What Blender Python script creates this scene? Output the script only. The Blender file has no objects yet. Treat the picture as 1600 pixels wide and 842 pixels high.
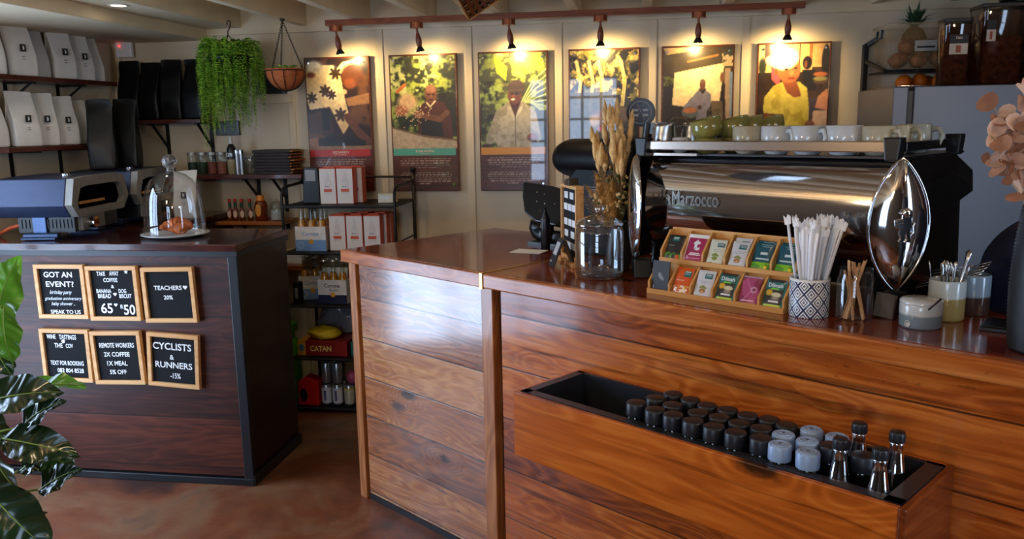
import bpy, bmesh, math, random
import numpy as np
from math import sin, cos, pi, radians as R
from mathutils import Vector, Matrix, noise as mnoise

S = bpy.context.scene
COL = S.collection
random.seed(7)

# ------------------------------------------------------------------ camera
F, ROLL, PITCH, YAW = 1283.27, -0.018246, 0.177059, 0.158006
_r = Vector((cos(YAW), sin(YAW), 0)); _f0 = Vector((-sin(YAW), cos(YAW), 0)); _u0 = Vector((0, 0, 1))
_f = cos(PITCH) * _f0 - sin(PITCH) * _u0; _u = cos(PITCH) * _u0 + sin(PITCH) * _f0
_r2 = cos(ROLL) * _r + sin(ROLL) * _u; _u2 = -sin(ROLL) * _r + cos(ROLL) * _u
cd = bpy.data.cameras.new('camera'); cam = bpy.data.objects.new('camera', cd); COL.objects.link(cam)
cd.sensor_width = 36; cd.lens = F / 1600 * 36; cd.clip_start = .05
m = Matrix.Identity(4)
for i in range(3):
    m[i][0] = _r2[i]; m[i][1] = _u2[i]; m[i][2] = -_f[i]
m[0][3], m[1][3], m[2][3] = 0, 0, 1.60
cam.matrix_world = m
S.camera = cam

# ------------------------------------------------------------------ world, daylight, exposure
S.view_settings.view_transform = 'Standard'; S.view_settings.look = 'None'
S.view_settings.gamma = 1; S.view_settings.use_curve_mapping = False
S.view_settings.exposure = 0.05
cy = S.cycles
cy.use_denoising = True
cy.max_bounces = 8; cy.diffuse_bounces = 4; cy.glossy_bounces = 4; cy.transmission_bounces = 8; cy.transparent_max_bounces = 24
cy.caustics_reflective = False; cy.caustics_refractive = False
cy.sample_clamp_indirect = 4.0; cy.blur_glossy = 0.5
W = bpy.data.worlds.new('daylight'); S.world = W; W.use_nodes = True
W.node_tree.nodes['Background'].inputs[0].default_value = (0.56, 0.74, 1.0, 1)
W.node_tree.nodes['Background'].inputs[1].default_value = 11.0

def area(name, loc, rot, sx, sy, power, col):
    l = bpy.data.lights.new(name, 'AREA'); l.shape = 'RECTANGLE'; l.size = sx; l.size_y = sy
    l.energy = power; l.color = col
    o = bpy.data.objects.new(name, l); COL.objects.link(o); o.location = loc; o.rotation_euler = rot
    return o
# windows of the room: the glazed door on wall_left and the paned window behind the camera let the daylight in
def portal(name, loc, rot, sx, sy):
    o = area(name, loc, rot, sx, sy, 1, (1, 1, 1)); o.data.cycles.is_portal = True; return o
LW = (1.72, 3.10, 0.10, 2.05)      # glazed door: y0, y1, z0, z1
FW = (-1.62, -0.31, 0.73, 2.23)       # paned window behind the camera: x0, x1, z0, z1
RW = (0.20, 1.0, 0.3, 2.1)         # window in wall_right
portal('daylight_door', (-3.2, (LW[0]+LW[1])/2, (LW[2]+LW[3])/2), (0, R(-90), 0), LW[3]-LW[2], LW[1]-LW[0])
portal('daylight_window', ((FW[0]+FW[1])/2, -2.55, (FW[2]+FW[3])/2), (R(90), 0, 0), FW[1]-FW[0], FW[3]-FW[2])
portal('daylight_side', (2.65, (RW[0]+RW[1])/2, (RW[2]+RW[3])/2), (0, R(90), 0), RW[3]-RW[2], RW[1]-RW[0])

# added warm fill lights, unseen; only the first spot sits in the visible downlight
def lamp(name, typ, loc, power, size, col=(1, .74, .46), **kw):
    l = bpy.data.lights.new(name, typ); l.energy = power; l.color = col; l.shadow_soft_size = size
    for k, v in kw.items(): setattr(l, k, v)
    o = bpy.data.objects.new(name, l); COL.objects.link(o); o.location = loc; return o
for x, y, p in ((-1.80, .7, 27), (1.95, .4, 20), (.09, -1.0, 24)): lamp('added_fill_light', 'POINT', (x, y, 1.93), p, .09)
for x, y, p in ((-2.40, 3.63, 5), (-2.40, 2.2, 6), (-.55, 3.3, 8), (.62, 3.2, 7), (-.15, 1.75, 6), (1.55, 2.4, 4)):
    lamp('downlight_and_fill', 'SPOT', (x, y, 2.15), p, .03, spot_size=R(125), spot_blend=.8)

# ------------------------------------------------------------------ helpers: materials
def lin(c):
    c = c / 255.0
    return c / 12.92 if c <= 0.04045 else ((c + 0.055) / 1.055) ** 2.4
def rgb(r, g, b):
    return (lin(r), lin(g), lin(b), 1.0)
class NT:
    def __init__(s, name):
        s.mat = bpy.data.materials.new(name); s.mat.use_nodes = True
        s.t = s.mat.node_tree; s.b = s.t.nodes['Principled BSDF']; s.out = s.t.nodes['Material Output']
    def n(s, typ, **kw):
        nd = s.t.nodes.new('ShaderNode' + typ)
        for k, v in kw.items(): setattr(nd, k, v)
        return nd
    def set(s, sock, v):
        if isinstance(v, bpy.types.NodeSocket): s.t.links.new(v, sock)
        else: sock.default_value = v
    def math(s, op, a, b=None, c=None):
        nd = s.n('Math', operation=op); s.set(nd.inputs[0], a)
        if b is not None: s.set(nd.inputs[1], b)
        if c is not None: s.set(nd.inputs[2], c)
        return nd.outputs[0]
    def xyz(s, x, y, z):
        nd = s.n('CombineXYZ')
        for i, v in enumerate((x, y, z)): s.set(nd.inputs[i], v)
        return nd.outputs[0]
    def noise(s, vec, scale=1, detail=2, rough=.5, dist=0):
        nd = s.n('TexNoise'); s.set(nd.inputs['Vector'], vec); nd.inputs['Scale'].default_value = scale
        nd.inputs['Detail'].default_value = detail; nd.inputs['Roughness'].default_value = rough
        nd.inputs['Distortion'].default_value = dist
        return nd.outputs[0]
    def ramp(s, fac, stops):
        nd = s.n('ValToRGB'); s.set(nd.inputs[0], fac); e = nd.color_ramp.elements
        while len(e) < len(stops): e.new(.5)
        for el, (p, c) in zip(e, stops): el.position = p; el.color = c
        return nd.outputs[0]
    def mix(s, fac, a, b, blend='MIX'):
        nd = s.n('MixRGB', blend_type=blend); s.set(nd.inputs[0], fac); s.set(nd.inputs[1], a); s.set(nd.inputs[2], b)
        return nd.outputs[0]
    def maprange(s, v, a, b, c=0, d=1, smooth=True):
        nd = s.n('MapRange'); nd.interpolation_type = 'SMOOTHSTEP' if smooth else 'LINEAR'
        s.set(nd.inputs[0], v)
        for i, q in enumerate((a, b, c, d)): nd.inputs[i+1].default_value = q
        return nd.outputs[0]
    def bump(s, h, strength=.2, dist=.01):
        nd = s.n('Bump'); s.set(nd.inputs['Height'], h); nd.inputs['Strength'].default_value = strength
        nd.inputs['Distance'].default_value = dist
        s.t.links.new(nd.outputs[0], s.b.inputs['Normal'])
    def obj(s):
        tc = s.n('TexCoord'); return tc.outputs['Object']

MATS = {}
def mat(name, col=(200, 200, 200), rough=.5, metal=0, coat=0, var=.0, vscale=20, spec=None, bump=0, sheen=0, emit=None, estr=0, trans=0, ior=1.45, alpha=1, sss=0):
    if name in MATS: return MATS[name]
    t = NT(name); b = t.b
    c = rgb(*col)
    b.inputs['Roughness'].default_value = rough; b.inputs['Metallic'].default_value = metal
    b.inputs['Coat Weight'].default_value = coat; b.inputs['Coat Roughness'].default_value = .05
    if spec is not None: b.inputs['Specular IOR Level'].default_value = spec
    if sheen: b.inputs['Sheen Weight'].default_value = sheen
    if trans: b.inputs['Transmission Weight'].default_value = trans; b.inputs['IOR'].default_value = ior
    if emit: b.inputs['Emission Color'].default_value = rgb(*emit); b.inputs['Emission Strength'].default_value = estr
    if sss: b.inputs['Subsurface Weight'].default_value = sss; b.inputs['Subsurface Radius'].default_value = (.01, .006, .004)
    b.inputs['Alpha'].default_value = alpha
    v = t.obj(); nz = t.noise(v, vscale, 3, .6)
    k = var if var else .06
    d = tuple(max(0, x * (1 - 2*k)) for x in c[:3]) + (1,); l = tuple(min(1, x * (1 + 2*k)) for x in c[:3]) + (1,)
    t.set(b.inputs['Base Color'], t.ramp(nz, [(.3, d), (.7, l)]))
    if bump: t.bump(nz, bump, .004)
    MATS[name] = t.mat
    return t.mat

def wood(name, dark, mid, light, grain='x', plankax='z', plank=0, rough=.28, coat=.35, fig=6, knots=0.0, fine=90, bump=.12, seam=.004, seamcol=(20, 10, 6), scale=1.0, tint=.25, rvar=.0, off=0.0, specks=0, coatior=1.5, coatrough=.08):
    t = NT(name); b = t.b
    sp = t.n('SeparateXYZ'); t.set(sp.inputs[0], t.obj())
    ax = {'x': sp.outputs[0], 'y': sp.outputs[1], 'z': sp.outputs[2]}
    dep = [k for k in 'xyz' if k not in (grain, plankax)][0]
    g, p, d = ax[grain], ax[plankax], ax[dep]
    if plank:
        q = t.math('DIVIDE', t.math('ADD', p, 10.0 + off), plank)
        fl = t.math('FLOOR', q); fr = t.math('FRACT', q)
        wn = t.n('TexWhiteNoise', noise_dimensions='1D'); t.set(wn.inputs['W'], fl); wr = wn.outputs['Value']
        g = t.math('MULTIPLY_ADD', wr, 13.7, g); d = t.math('MULTIPLY_ADD', wr, 5.3, d)
        pl = t.math('MULTIPLY_ADD', wr, 3.1, p)
    else:
        wr = None; pl = p
    v = t.xyz(t.math('MULTIPLY', g, 1.5*scale), t.math('MULTIPLY', pl, 9*scale), t.math('MULTIPLY', d, 9*scale))
    n1 = t.noise(v, 1.0, 2.0, .45, .25)
    kn = None
    if knots:
        vo = t.n('TexVoronoi', feature='F1'); vo.inputs['Scale'].default_value = 1.0
        t.set(vo.inputs['Vector'], t.xyz(t.math('MULTIPLY', g, 3.1*scale), t.math('MULTIPLY', pl, 7.3*scale), 0.0))
        sc = t.n('SeparateXYZ'); t.set(sc.inputs[0], vo.outputs['Color'])
        sel = t.math('GREATER_THAN', sc.outputs[0], 1-knots)
        wob = t.math('MULTIPLY_ADD', t.noise(t.xyz(t.math('MULTIPLY', g, 30), t.math('MULTIPLY', pl, 30), 0.0), 1, 2), .16, vo.outputs['Distance'])
        kn = t.math('MULTIPLY', t.maprange(wob, .15, .30, 1, 0), sel)
        kb = t.math('MULTIPLY', t.maprange(vo.outputs['Distance'], .0, .55, 1, 0), sel)
        n1 = t.math('MULTIPLY_ADD', kb, .38, n1)
    figv = t.math('POWER', t.math('MULTIPLY_ADD', t.math('SINE', t.math('MULTIPLY', n1, fig*14.0)), .5, .5), 1.6)
    wp = t.math('MULTIPLY', n1, .055)
    fv = t.xyz(t.math('MULTIPLY', g, 2.2*scale), t.math('MULTIPLY', t.math('ADD', pl, wp), fine*scale), t.math('MULTIPLY', d, fine*scale))
    fib = t.math('MULTIPLY_ADD', t.noise(t.xyz(t.math('MULTIPLY', g, 1.2*scale), t.math('MULTIPLY', t.math('ADD', pl, wp), fine*.33*scale), t.math('MULTIPLY', d, fine*.33*scale)), 1, 2, .5), .5, t.math('MULTIPLY', t.noise(fv, 1, 3, .6), .5))
    big = t.noise(v, .45, 2, .5)
    fac = t.math('ADD', t.math('ADD', t.math('MULTIPLY', figv, .13), t.math('MULTIPLY', fib, .75)), t.math('MULTIPLY', big, .38)); fac = t.math('SUBTRACT', fac, .03)
    if wr is not None: fac = t.math('ADD', fac, t.math('MULTIPLY', t.math('SUBTRACT', wr, .5), tint))
    colr = t.ramp(fac, [(.32, rgb(*dark)), (.56, rgb(*mid)), (.86, rgb(*light))])
    if kn is not None: colr = t.mix(t.math('MULTIPLY', kn, .93), colr, rgb(26, 12, 8))
    if specks:
        sk = t.noise(t.xyz(t.math('MULTIPLY', g, 26), t.math('MULTIPLY', pl, 60), t.math('MULTIPLY', d, 60)), 1, 3, .7)
        sk = t.math('MULTIPLY', t.maprange(sk, .63, .70), t.maprange(big, .42, .62))
        colr = t.mix(t.math('MULTIPLY', sk, specks), colr, rgb(24, 12, 8))
        st = t.noise(t.xyz(t.math('MULTIPLY', g, 1.1), t.math('MULTIPLY', t.math('ADD', pl, wp), 34), d), 1, 3, .6)
        colr = t.mix(t.math('MULTIPLY', t.maprange(st, .56, .72), .62), colr, rgb(*[int(q*.45) for q in dark]))
    if plank:
        edge = t.math('MULTIPLY', t.math('MINIMUM', fr, t.math('SUBTRACT', 1.0, fr)), plank)
        sm = t.maprange(edge, seam*.35, seam, 1, 0)
        colr = t.mix(t.math('MULTIPLY', sm, .85), colr, rgb(*seamcol))
    t.set(b.inputs['Base Color'], colr)
    rv = t.noise(v, 2.3, 3, .6)
    t.set(b.inputs['Roughness'], t.maprange(rv, .3, .75, rough*(1-rvar), rough*(1+rvar)+.03))
    b.inputs['Coat Weight'].default_value = coat; b.inputs['Coat Roughness'].default_value = coatrough; b.inputs['Coat IOR'].default_value = coatior
    b.inputs['Specular IOR Level'].default_value = .35
    h = t.math('MULTIPLY_ADD', figv, .3, fib)
    if plank: h = t.math('SUBTRACT', h, t.math('MULTIPLY', sm, 3.0))
    t.bump(h, bump, .003)
    return t.mat

def thin_glass(name, tint=(255, 255, 255), rough=.02, boost=1.0, base=.04):
    t = NT(name); nd = t.t.nodes; nd.remove(t.b)
    tr = t.n('BsdfTransparent'); tr.inputs[0].default_value = rgb(*tint)
    gl = t.n('BsdfGlossy'); gl.inputs['Roughness'].default_value = rough; gl.inputs[0].default_value = (1, 1, 1, 1)
    lw = t.n('LayerWeight'); lw.inputs[0].default_value = .35
    fac = t.math('MULTIPLY_ADD', t.math('POWER', lw.outputs['Facing'], 2.2), .75*boost, base*boost)
    mx = t.n('MixShader'); t.set(mx.inputs[0], fac); t.set(mx.inputs[1], tr.outputs[0]); t.set(mx.inputs[2], gl.outputs[0])
    t.set(t.out.inputs[0], mx.outputs[0])
    MATS[name] = t.mat
    return t.mat

# ------------------------------------------------------------------ helpers: mesh builder
def T(x=0, y=0, z=0, rx=0, ry=0, rz=0, s=1):
    m = Matrix.Translation((x, y, z)) @ Matrix.Rotation(R(rz), 4, 'Z') @ Matrix.Rotation(R(ry), 4, 'Y') @ Matrix.Rotation(R(rx), 4, 'X')
    if s != 1:
        m = m @ (Matrix.Diagonal((s, s, s, 1)) if not isinstance(s, tuple) else Matrix.Diagonal((*s, 1)))
    return m
class MB:
    def __init__(s): s.v = []; s.f = []; s.mi = []; s.sm = []; s.col = None
    def add(s, vs, fs, M=None, mi=0, smooth=False):
        o = len(s.v)
        for p in vs:
            p = Vector(p); s.v.append(tuple(M @ p) if M is not None else tuple(p))
        for f in fs:
            s.f.append(tuple(i + o for i in f)); s.mi.append(mi); s.sm.append(smooth)
        return s
    def box(s, x0, x1, y0, y1, z0, z1, M=None, mi=0):
        vs = [(x, y, z) for z in (z0, z1) for y in (y0, y1) for x in (x0, x1)]
        fs = [(0, 2, 3, 1), (4, 5, 7, 6), (0, 1, 5, 4), (2, 6, 7, 3), (0, 4, 6, 2), (1, 3, 7, 5)]
        return s.add(vs, fs, M, mi)
    def lathe(s, prof, n=24, M=None, mi=0, smooth=True, sx=1, sy=1, cap0=False, cap1=False):
        vs = []; fs = []
        for r, z in prof:
            for k in range(n):
                a = 2*pi*k/n; vs.append((r*cos(a)*sx, r*sin(a)*sy, z))
        for i in range(len(prof)-1):
            for k in range(n):
                k2 = (k+1) % n
                fs.append((i*n+k, i*n+k2, (i+1)*n+k2, (i+1)*n+k))
        if cap0: fs.append(tuple(range(n-1, -1, -1)))
        if cap1: fs.append(tuple((len(prof)-1)*n + k for k in range(n)))
        return s.add(vs, fs, M, mi, smooth)
    def cyl(s, r, z0, z1, n=20, M=None, mi=0, r1=None):
        r1 = r if r1 is None else r1
        s.lathe([(r, z0), (r1, z1)], n, M, mi, True)
        o = len(s.v)
        vs = [(r*cos(2*pi*k/n), r*sin(2*pi*k/n), z0) for k in range(n)]; vt = [(r1*cos(2*pi*k/n), r1*sin(2*pi*k/n), z1) for k in range(n)]
        s.add(vs, [tuple(range(n-1, -1, -1))], M, mi); s.add(vt, [tuple(range(n))], M, mi)
        return s
    def rod(s, a, b, r, n=10, mi=0, M=None, r1=None):
        a = Vector(a); b = Vector(b); d = b-a
        q = d.to_track_quat('Z', 'Y').to_matrix().to_4x4()
        mm = Matrix.Translation(a) @ q
        if M is not None: mm = M @ mm
        return s.cyl(r, 0, d.length, n, mm, mi, r1)
    def bar(s, a, b, w, h, mi=0, M=None, up=(0, 0, 1)):
        a = Vector(a); b = Vector(b); d = (b-a); L = d.length; d.normalize(); up = Vector(up)
        x = d.cross(up)
        if x.length < 1e-4: x = d.cross(Vector((1, 0, 0)))
        x.normalize(); y = x.cross(d)
        mm = Matrix(((x[0], y[0], d[0], a[0]), (x[1], y[1], d[1], a[1]), (x[2], y[2], d[2], a[2]), (0, 0, 0, 1)))
        if M is not None: mm = M @ mm
        return s.box(-w/2, w/2, -h/2, h/2, 0, L, mm, mi)
    def tube(s, pts, r, n=8, mi=0, M=None, closed=False, caps=True, flat=1.0):
        P = [Vector(p) for p in pts]; m = len(P); vs = []; fs = []
        rr = r if isinstance(r, (list, tuple)) else [r]*m
        nx = None
        for i in range(m):
            if closed: d = P[(i+1) % m]-P[i-1]
            else: d = P[min(i+1, m-1)]-P[max(i-1, 0)]
            d = d.normalized() if d.length > 1e-9 else Vector((0, 0, 1))
            if nx is None:
                nx = d.cross(Vector((0, 0, 1)))
                if nx.length < 1e-3: nx = d.cross(Vector((1, 0, 0)))
            nx = (nx - d*nx.dot(d)).normalized(); ny = d.cross(nx)
            for k in range(n):
                a = 2*pi*k/n; vs.append(P[i] + nx*(rr[i]*cos(a)) + ny*(rr[i]*flat*sin(a)))
        for i in range(m if closed else m-1):
            j = (i+1) % m
            for k in range(n):
                k2 = (k+1) % n; fs.append((i*n+k, i*n+k2, j*n+k2, j*n+k))
        if caps and not closed:
            fs.append(tuple(range(n-1, -1, -1))); fs.append(tuple((m-1)*n+k for k in range(n)))
        return s.add(vs, fs, M, mi, True)
    def prism(s, poly, h0, h1, axis='z', M=None, mi=0, smooth=False):
        n = len(poly)
        def p3(a, b, h):
            return {'z': (a, b, h), 'y': (a, h, b), 'x': (h, a, b)}[axis]
        vs = [p3(a, b, h0) for a, b in poly] + [p3(a, b, h1) for a, b in poly]
        ar = sum(poly[i][0]*poly[(i+1) % n][1]-poly[(i+1) % n][0]*poly[i][1] for i in range(n))
        if axis == 'y': ar = -ar
        fs = [(i, (i+1) % n, n+(i+1) % n, n+i) for i in range(n)]
        o = tuple(range(n)); c = tuple(range(n, 2*n))
        if ar > 0: fs += [o[::-1], c]
        else: fs = [f[::-1] for f in fs] + [o, c[::-1]]
        return s.add(vs, fs, M, mi, smooth)
    def sphere(s, r, n=16, M=None, mi=0, sx=1, sy=1, sz=1, bump=0, seed=0):
        prof = []; k = n//2
        vs = []; fs = []
        for i in range(k+1):
            a = -pi/2 + pi*i/k
            for j in range(n):
                b = 2*pi*j/n; p = Vector((cos(a)*cos(b), cos(a)*sin(b), sin(a)))
                q = 1 + (bump*mnoise.noise(p*2.3 + Vector((seed, seed*1.7, 0))) if bump else 0)
                vs.append((p[0]*r*sx*q, p[1]*r*sy*q, p[2]*r*sz*q))
        for i in range(k):
            for j in range(n):
                j2 = (j+1) % n; fs.append((i*n+j, i*n+j2, (i+1)*n+j2, (i+1)*n+j))
        return s.add(vs, fs, M, mi, True)
    def grid(s, fn, nu, nv, M=None, mi=0, smooth=True):
        vs = [fn(i/nu, j/nv) for j in range(nv+1) for i in range(nu+1)]
        fs = [(j*(nu+1)+i, j*(nu+1)+i+1, (j+1)*(nu+1)+i+1, (j+1)*(nu+1)+i) for j in range(nv) for i in range(nu)]
        return s.add(vs, fs, M, mi, smooth)
    def text(s, body, size, M, ext=.0006, off=0.0, align='CENTER', shear=0, space=1.0, mi=0):
        c = bpy.data.curves.new('t', 'FONT'); c.body = body; c.size = size; c.extrude = ext; c.offset = off
        c.align_x = align; c.align_y = 'CENTER'; c.shear = shear; c.space_character = space; c.resolution_u = 3
        o = bpy.data.objects.new('t', c); COL.objects.link(o)
        me = bpy.data.meshes.new_from_object(o)
        s.add([v.co for v in me.vertices], [tuple(p.vertices) for p in me.polygons], M, mi)
        bpy.data.objects.remove(o); bpy.data.curves.remove(c); bpy.data.meshes.remove(me)
        return s
    def build(s, name, mats, parent=None, bevel=0, sub=0, seg=2, solid=0, weld=False):
        me = bpy.data.meshes.new(name); me.from_pydata(s.v, [], s.f); me.update()
        me.polygons.foreach_set('material_index', s.mi); me.polygons.foreach_set('use_smooth', s.sm)
        for q in (mats if isinstance(mats, (list, tuple)) else [mats]): me.materials.append(q)
        if s.col is not None:
            a = me.color_attributes.new('paint', 'FLOAT_COLOR', 'POINT'); a.data.foreach_set('color', np.asarray(s.col, np.float32).ravel())
        if weld:
            bm = bmesh.new(); bm.from_mesh(me); bmesh.ops.remove_doubles(bm, verts=bm.verts, dist=1e-5); bmesh.ops.recalc_face_normals(bm, faces=bm.faces); bm.to_mesh(me); bm.free()
        o = bpy.data.objects.new(name, me); COL.objects.link(o)
        if parent is not None: o.parent = parent
        if solid:
            md = o.modifiers.new('solid', 'SOLIDIFY'); md.thickness = solid; md.offset = 0
        if bevel:
            md = o.modifiers.new('bevel', 'BEVEL'); md.width = bevel; md.segments = seg; md.limit_method = 'ANGLE'; md.angle_limit = R(40)
        if sub:
            md = o.modifiers.new('sub', 'SUBSURF'); md.levels = sub; md.render_levels = sub
        return o

def thing(name, label, cat, loc=(0, 0, 0), rz=0, group=None):
    o = bpy.data.objects.new(name, None); COL.objects.link(o); o.empty_display_size = .05
    o.location = loc; o.rotation_euler = (0, 0, rz); o['label'] = label; o['category'] = cat
    if group: o['group'] = group
    return o
def tag(o, label, cat, group=None, loc=None, rz=None):
    o['label'] = label; o['category'] = cat
    if group: o['group'] = group
    if loc is not None: o.location = loc
    if rz is not None: o.rotation_euler = (0, 0, rz)
    return o
def struct(o): o['kind'] = 'structure'; return o
def dup(root, loc=None, rot=None, label=None, group=None):
    def rec(o, par):
        c = o.copy(); COL.objects.link(c)
        if par is not None: c.parent = par
        for ch in list(o.children): rec(ch, c)
        return c
    r = rec(root, None)
    if loc is not None: r.location = loc
    if rot is not None: r.rotation_euler = rot if isinstance(rot, (tuple, list)) else (0, 0, rot)
    if label: r['label'] = label
    if group: r['group'] = group
    return r

# painted prints: a fine mesh whose colours are computed here
def vnoise(w, h, sx, sy, rs):
    gy, gx = int(h/sy)+3, int(w/sx)+3
    g = rs.rand(gy, gx)
    y = np.arange(h)/sy; x = np.arange(w)/sx; yi = y.astype(int); xi = x.astype(int)
    fy = (y-yi)[:, None]; fx = (x-xi)[None, :]; fy = fy*fy*(3-2*fy); fx = fx*fx*(3-2*fx)
    a = g[yi][:, xi]; b = g[yi][:, xi+1]; c = g[yi+1][:, xi]; d = g[yi+1][:, xi+1]
    return (a*(1-fx)+b*fx)*(1-fy)+(c*(1-fx)+d*fx)*fy
def fbm(w, h, s, rs, o=3):
    r = np.zeros((h, w)); a = .5; t = 0
    for i in range(o):
        r += a*vnoise(w, h, max(1.01, s), max(1.01, s), rs); t += a; a *= .55; s /= 2
    return r/t
class Canvas:
    def __init__(s, w, h, col, seed=1):
        s.w, s.h = w, h; s.a = np.zeros((h, w, 3)) + np.array(col, float); s.rs = np.random.RandomState(seed)
        s.X, s.Y = np.meshgrid((np.arange(w)+.5)/w, (np.arange(h)+.5)/h); s.asp = h/w
    def put(s, mask, col):
        s.a += mask[..., None]*(np.array(col, float)-s.a); return s
    def ell(s, cx, cy, rx, ry, col, soft=.15, rot=0):
        dx = (s.X-cx); dy = (s.Y-cy)*s.asp; c, q = cos(R(rot)), sin(R(rot))
        u = (dx*c+dy*q)/rx; v = (-dx*q+dy*c)/(ry*s.asp)
        d = np.sqrt(u*u+v*v); return s.put(np.clip((1+soft/2-d)/max(soft, 1e-3), 0, 1), col)
    def poly(s, pts, col, soft=0):
        ins = np.zeros((s.h, s.w), bool); n = len(pts)
        for i in range(n):
            x0, y0 = pts[i]; x1, y1 = pts[(i+1) % n]
            if y0 == y1: continue
            c = ((y0 <= s.Y) & (s.Y < y1)) | ((y1 <= s.Y) & (s.Y < y0))
            xs = x0+(s.Y-y0)*(x1-x0)/(y1-y0)
            ins ^= c & (s.X < xs)
        mk = ins.astype(float)
        p = np.pad(mk, 1, mode='edge'); mk = (p[1:-1, 1:-1]*2+p[:-2, 1:-1]+p[2:, 1:-1]+p[1:-1, :-2]+p[1:-1, 2:])/6
        return s.put(mk, col)
    def line(s, pts, wd, col):
        mk = np.zeros((s.h, s.w))
        for (x0, y0), (x1, y1) in zip(pts[:-1], pts[1:]):
            dx, dy = x1-x0, (y1-y0)*s.asp; L = dx*dx+dy*dy+1e-9
            t = np.clip(((s.X-x0)*dx+(s.Y-y0)*s.asp*dy)/L, 0, 1)
            d = np.hypot(s.X-x0-t*dx, (s.Y-y0)*s.asp-t*dy); mk = np.maximum(mk, np.clip((wd/2-d)*s.w+.5, 0, 1))
        return s.put(mk, col)
    def mott(s, col, scale, lo=.5, hi=.6, o=3, region=None):
        n = fbm(s.w, s.h, scale*s.w, s.rs, o); mk = np.clip((n-lo)/(hi-lo), 0, 1)
        if region is not None: mk = mk*region
        return s.put(mk, col)
    def reg(s, x0, x1, y0, y1): return ((s.X >= x0) & (s.X <= x1) & (s.Y >= y0) & (s.Y <= y1)).astype(float)
    def gain(s, amt, scale):
        n = fbm(s.w, s.h, scale*s.w, s.rs, 3); s.a *= (1+amt*(n-.5)*2)[..., None]; return s
    def words(s, x0, x1, ys, hgt, col, seed=0):
        rs = np.random.RandomState(seed)
        for y, (l, r) in ys:
            x = l
            while x < r:
                wl = rs.uniform(.03, .085)
                s.put(s.reg(x, min(x+wl, r), y-hgt/2, y+hgt/2)*rs.uniform(.55, .85), col); x += wl+.016
        return s
    def mesh(s, mb, fn, M=None, mi=0):
        nu, nv = s.w-1, s.h-1
        c = np.clip(s.a, 0, 255)/255.0; c = np.where(c <= .04045, c/12.92, ((c+.055)/1.055)**2.4)
        o = len(mb.v)
        mb.grid(lambda u, v: fn(u, 1-v), nu, nv, M, mi)
        cols = np.concatenate([c[::-1].reshape(-1, 3), np.ones((s.w*s.h, 1))], 1)
        mb.col = cols if mb.col is None else np.concatenate([mb.col, cols])
def paint_mat(name, rough=.35, coat=0):
    if name in MATS: return MATS[name]
    t = NT(name); a = t.n('VertexColor', layer_name='paint'); t.set(t.b.inputs['Base Color'], a.outputs[0])
    t.b.inputs['Roughness'].default_value = rough; t.b.inputs['Coat Weight'].default_value = coat; t.b.inputs['Coat Roughness'].default_value = .02
    MATS[name] = t.mat
    return t.mat
def flatpaint(mb, quadfn, w, h):
    pass
# ================================================================== the room
M_wall = mat('wall_paint', (214, 198, 172), .75, var=.03, vscale=3, bump=.05)
M_beam = mat('beam_paint', (220, 202, 170), .6, var=.03, vscale=6)
M_ceil = mat('ceiling_paint', (216, 198, 166), .7, var=.04, vscale=4)
M_black = mat('black_metal', (14, 15, 18), .45, metal=0, spec=.4)
M_blackpl = mat('black_plastic', (12, 12, 14), .35)
M_chrome = mat('chrome', (225, 225, 228), .07, metal=1, var=.005)
M_steel = mat('brushed_steel', (176, 180, 186), .3, metal=1, var=.02)
M_dsteel = mat('dark_steel', (70, 70, 74), .35, metal=1)
M_glass = thin_glass('clear_glass')
M_pane = thin_glass('window_glass', (250, 252, 255), .0, .6)
M_brass = mat('brass', (205, 160, 95), .3, metal=1)
M_white = mat('white_ceramic', (226, 228, 230), .18, coat=.4, var=.01)
M_paper = mat('white_paper', (232, 232, 230), .7, var=.02)
M_cream = mat('cream', (222, 208, 180), .5)
M_grey = mat('grey', (120, 120, 122), .5)
M_wframe = mat('window_frame_paint', (38, 40, 44), .5)

def floor_mat():
    t = NT('floor_screed'); v = t.obj()
    a = t.noise(v, 1.6, 5, .6, .6); c = t.noise(v, 7, 4, .65)
    col = t.ramp(a, [(.34, rgb(62, 34, 24)), (.47, rgb(128, 70, 40)), (.56, rgb(138, 98, 68)), (.68, rgb(88, 72, 64))])
    col = t.mix(t.math('MULTIPLY', c, .45), col, rgb(58, 42, 34))
    t.set(t.b.inputs['Base Color'], col)
    t.set(t.b.inputs['Roughness'], t.maprange(c, .3, .7, .28, .55)); t.bump(c, .12, .004)
    return t.mat
b = MB(); b.box(-3.25, 2.7, -2.6, 4.75, -.1, 0); struct(b.build('floor', floor_mat()))
b = MB(); b.box(-3.25, 2.7, 4.65, 4.75, 0, 2.4); struct(b.build('wall_back', M_wall))
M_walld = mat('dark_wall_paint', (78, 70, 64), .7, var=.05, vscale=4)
def wall_x(name, x0, x1, op, m=None):
    y0, y1, z0, z1 = op; b = MB()
    if name == 'wall_left':
        b.box(x0, x1, 3.30, 4.65, 0, 2.4); struct(b.build(name, M_wall)); b = MB(); b.box(x0, x1, y1, 3.30, 0, 2.4)
    else: b.box(x0, x1, y1, 4.65, 0, 2.4)
    b.box(x0, x1, -2.6, y0, 0, 2.4); b.box(x0, x1, y0, y1, 0, z0); b.box(x0, x1, y0, y1, z1, 2.4)
    struct(b.build('wall_entrance' if name == 'wall_left' else name, m or M_walld))
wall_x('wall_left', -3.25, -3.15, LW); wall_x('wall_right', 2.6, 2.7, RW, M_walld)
b = MB(); x0, x1, z0, z1 = FW
b.box(-3.15, x0, -2.6, -2.5, 0, 2.4); b.box(x1, 2.6, -2.6, -2.5, 0, 2.4); b.box(x0, x1, -2.6, -2.5, 0, z0); b.box(x0, x1, -2.6, -2.5, z1, 2.4)
struct(b.build('wall_front', M_walld))
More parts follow.
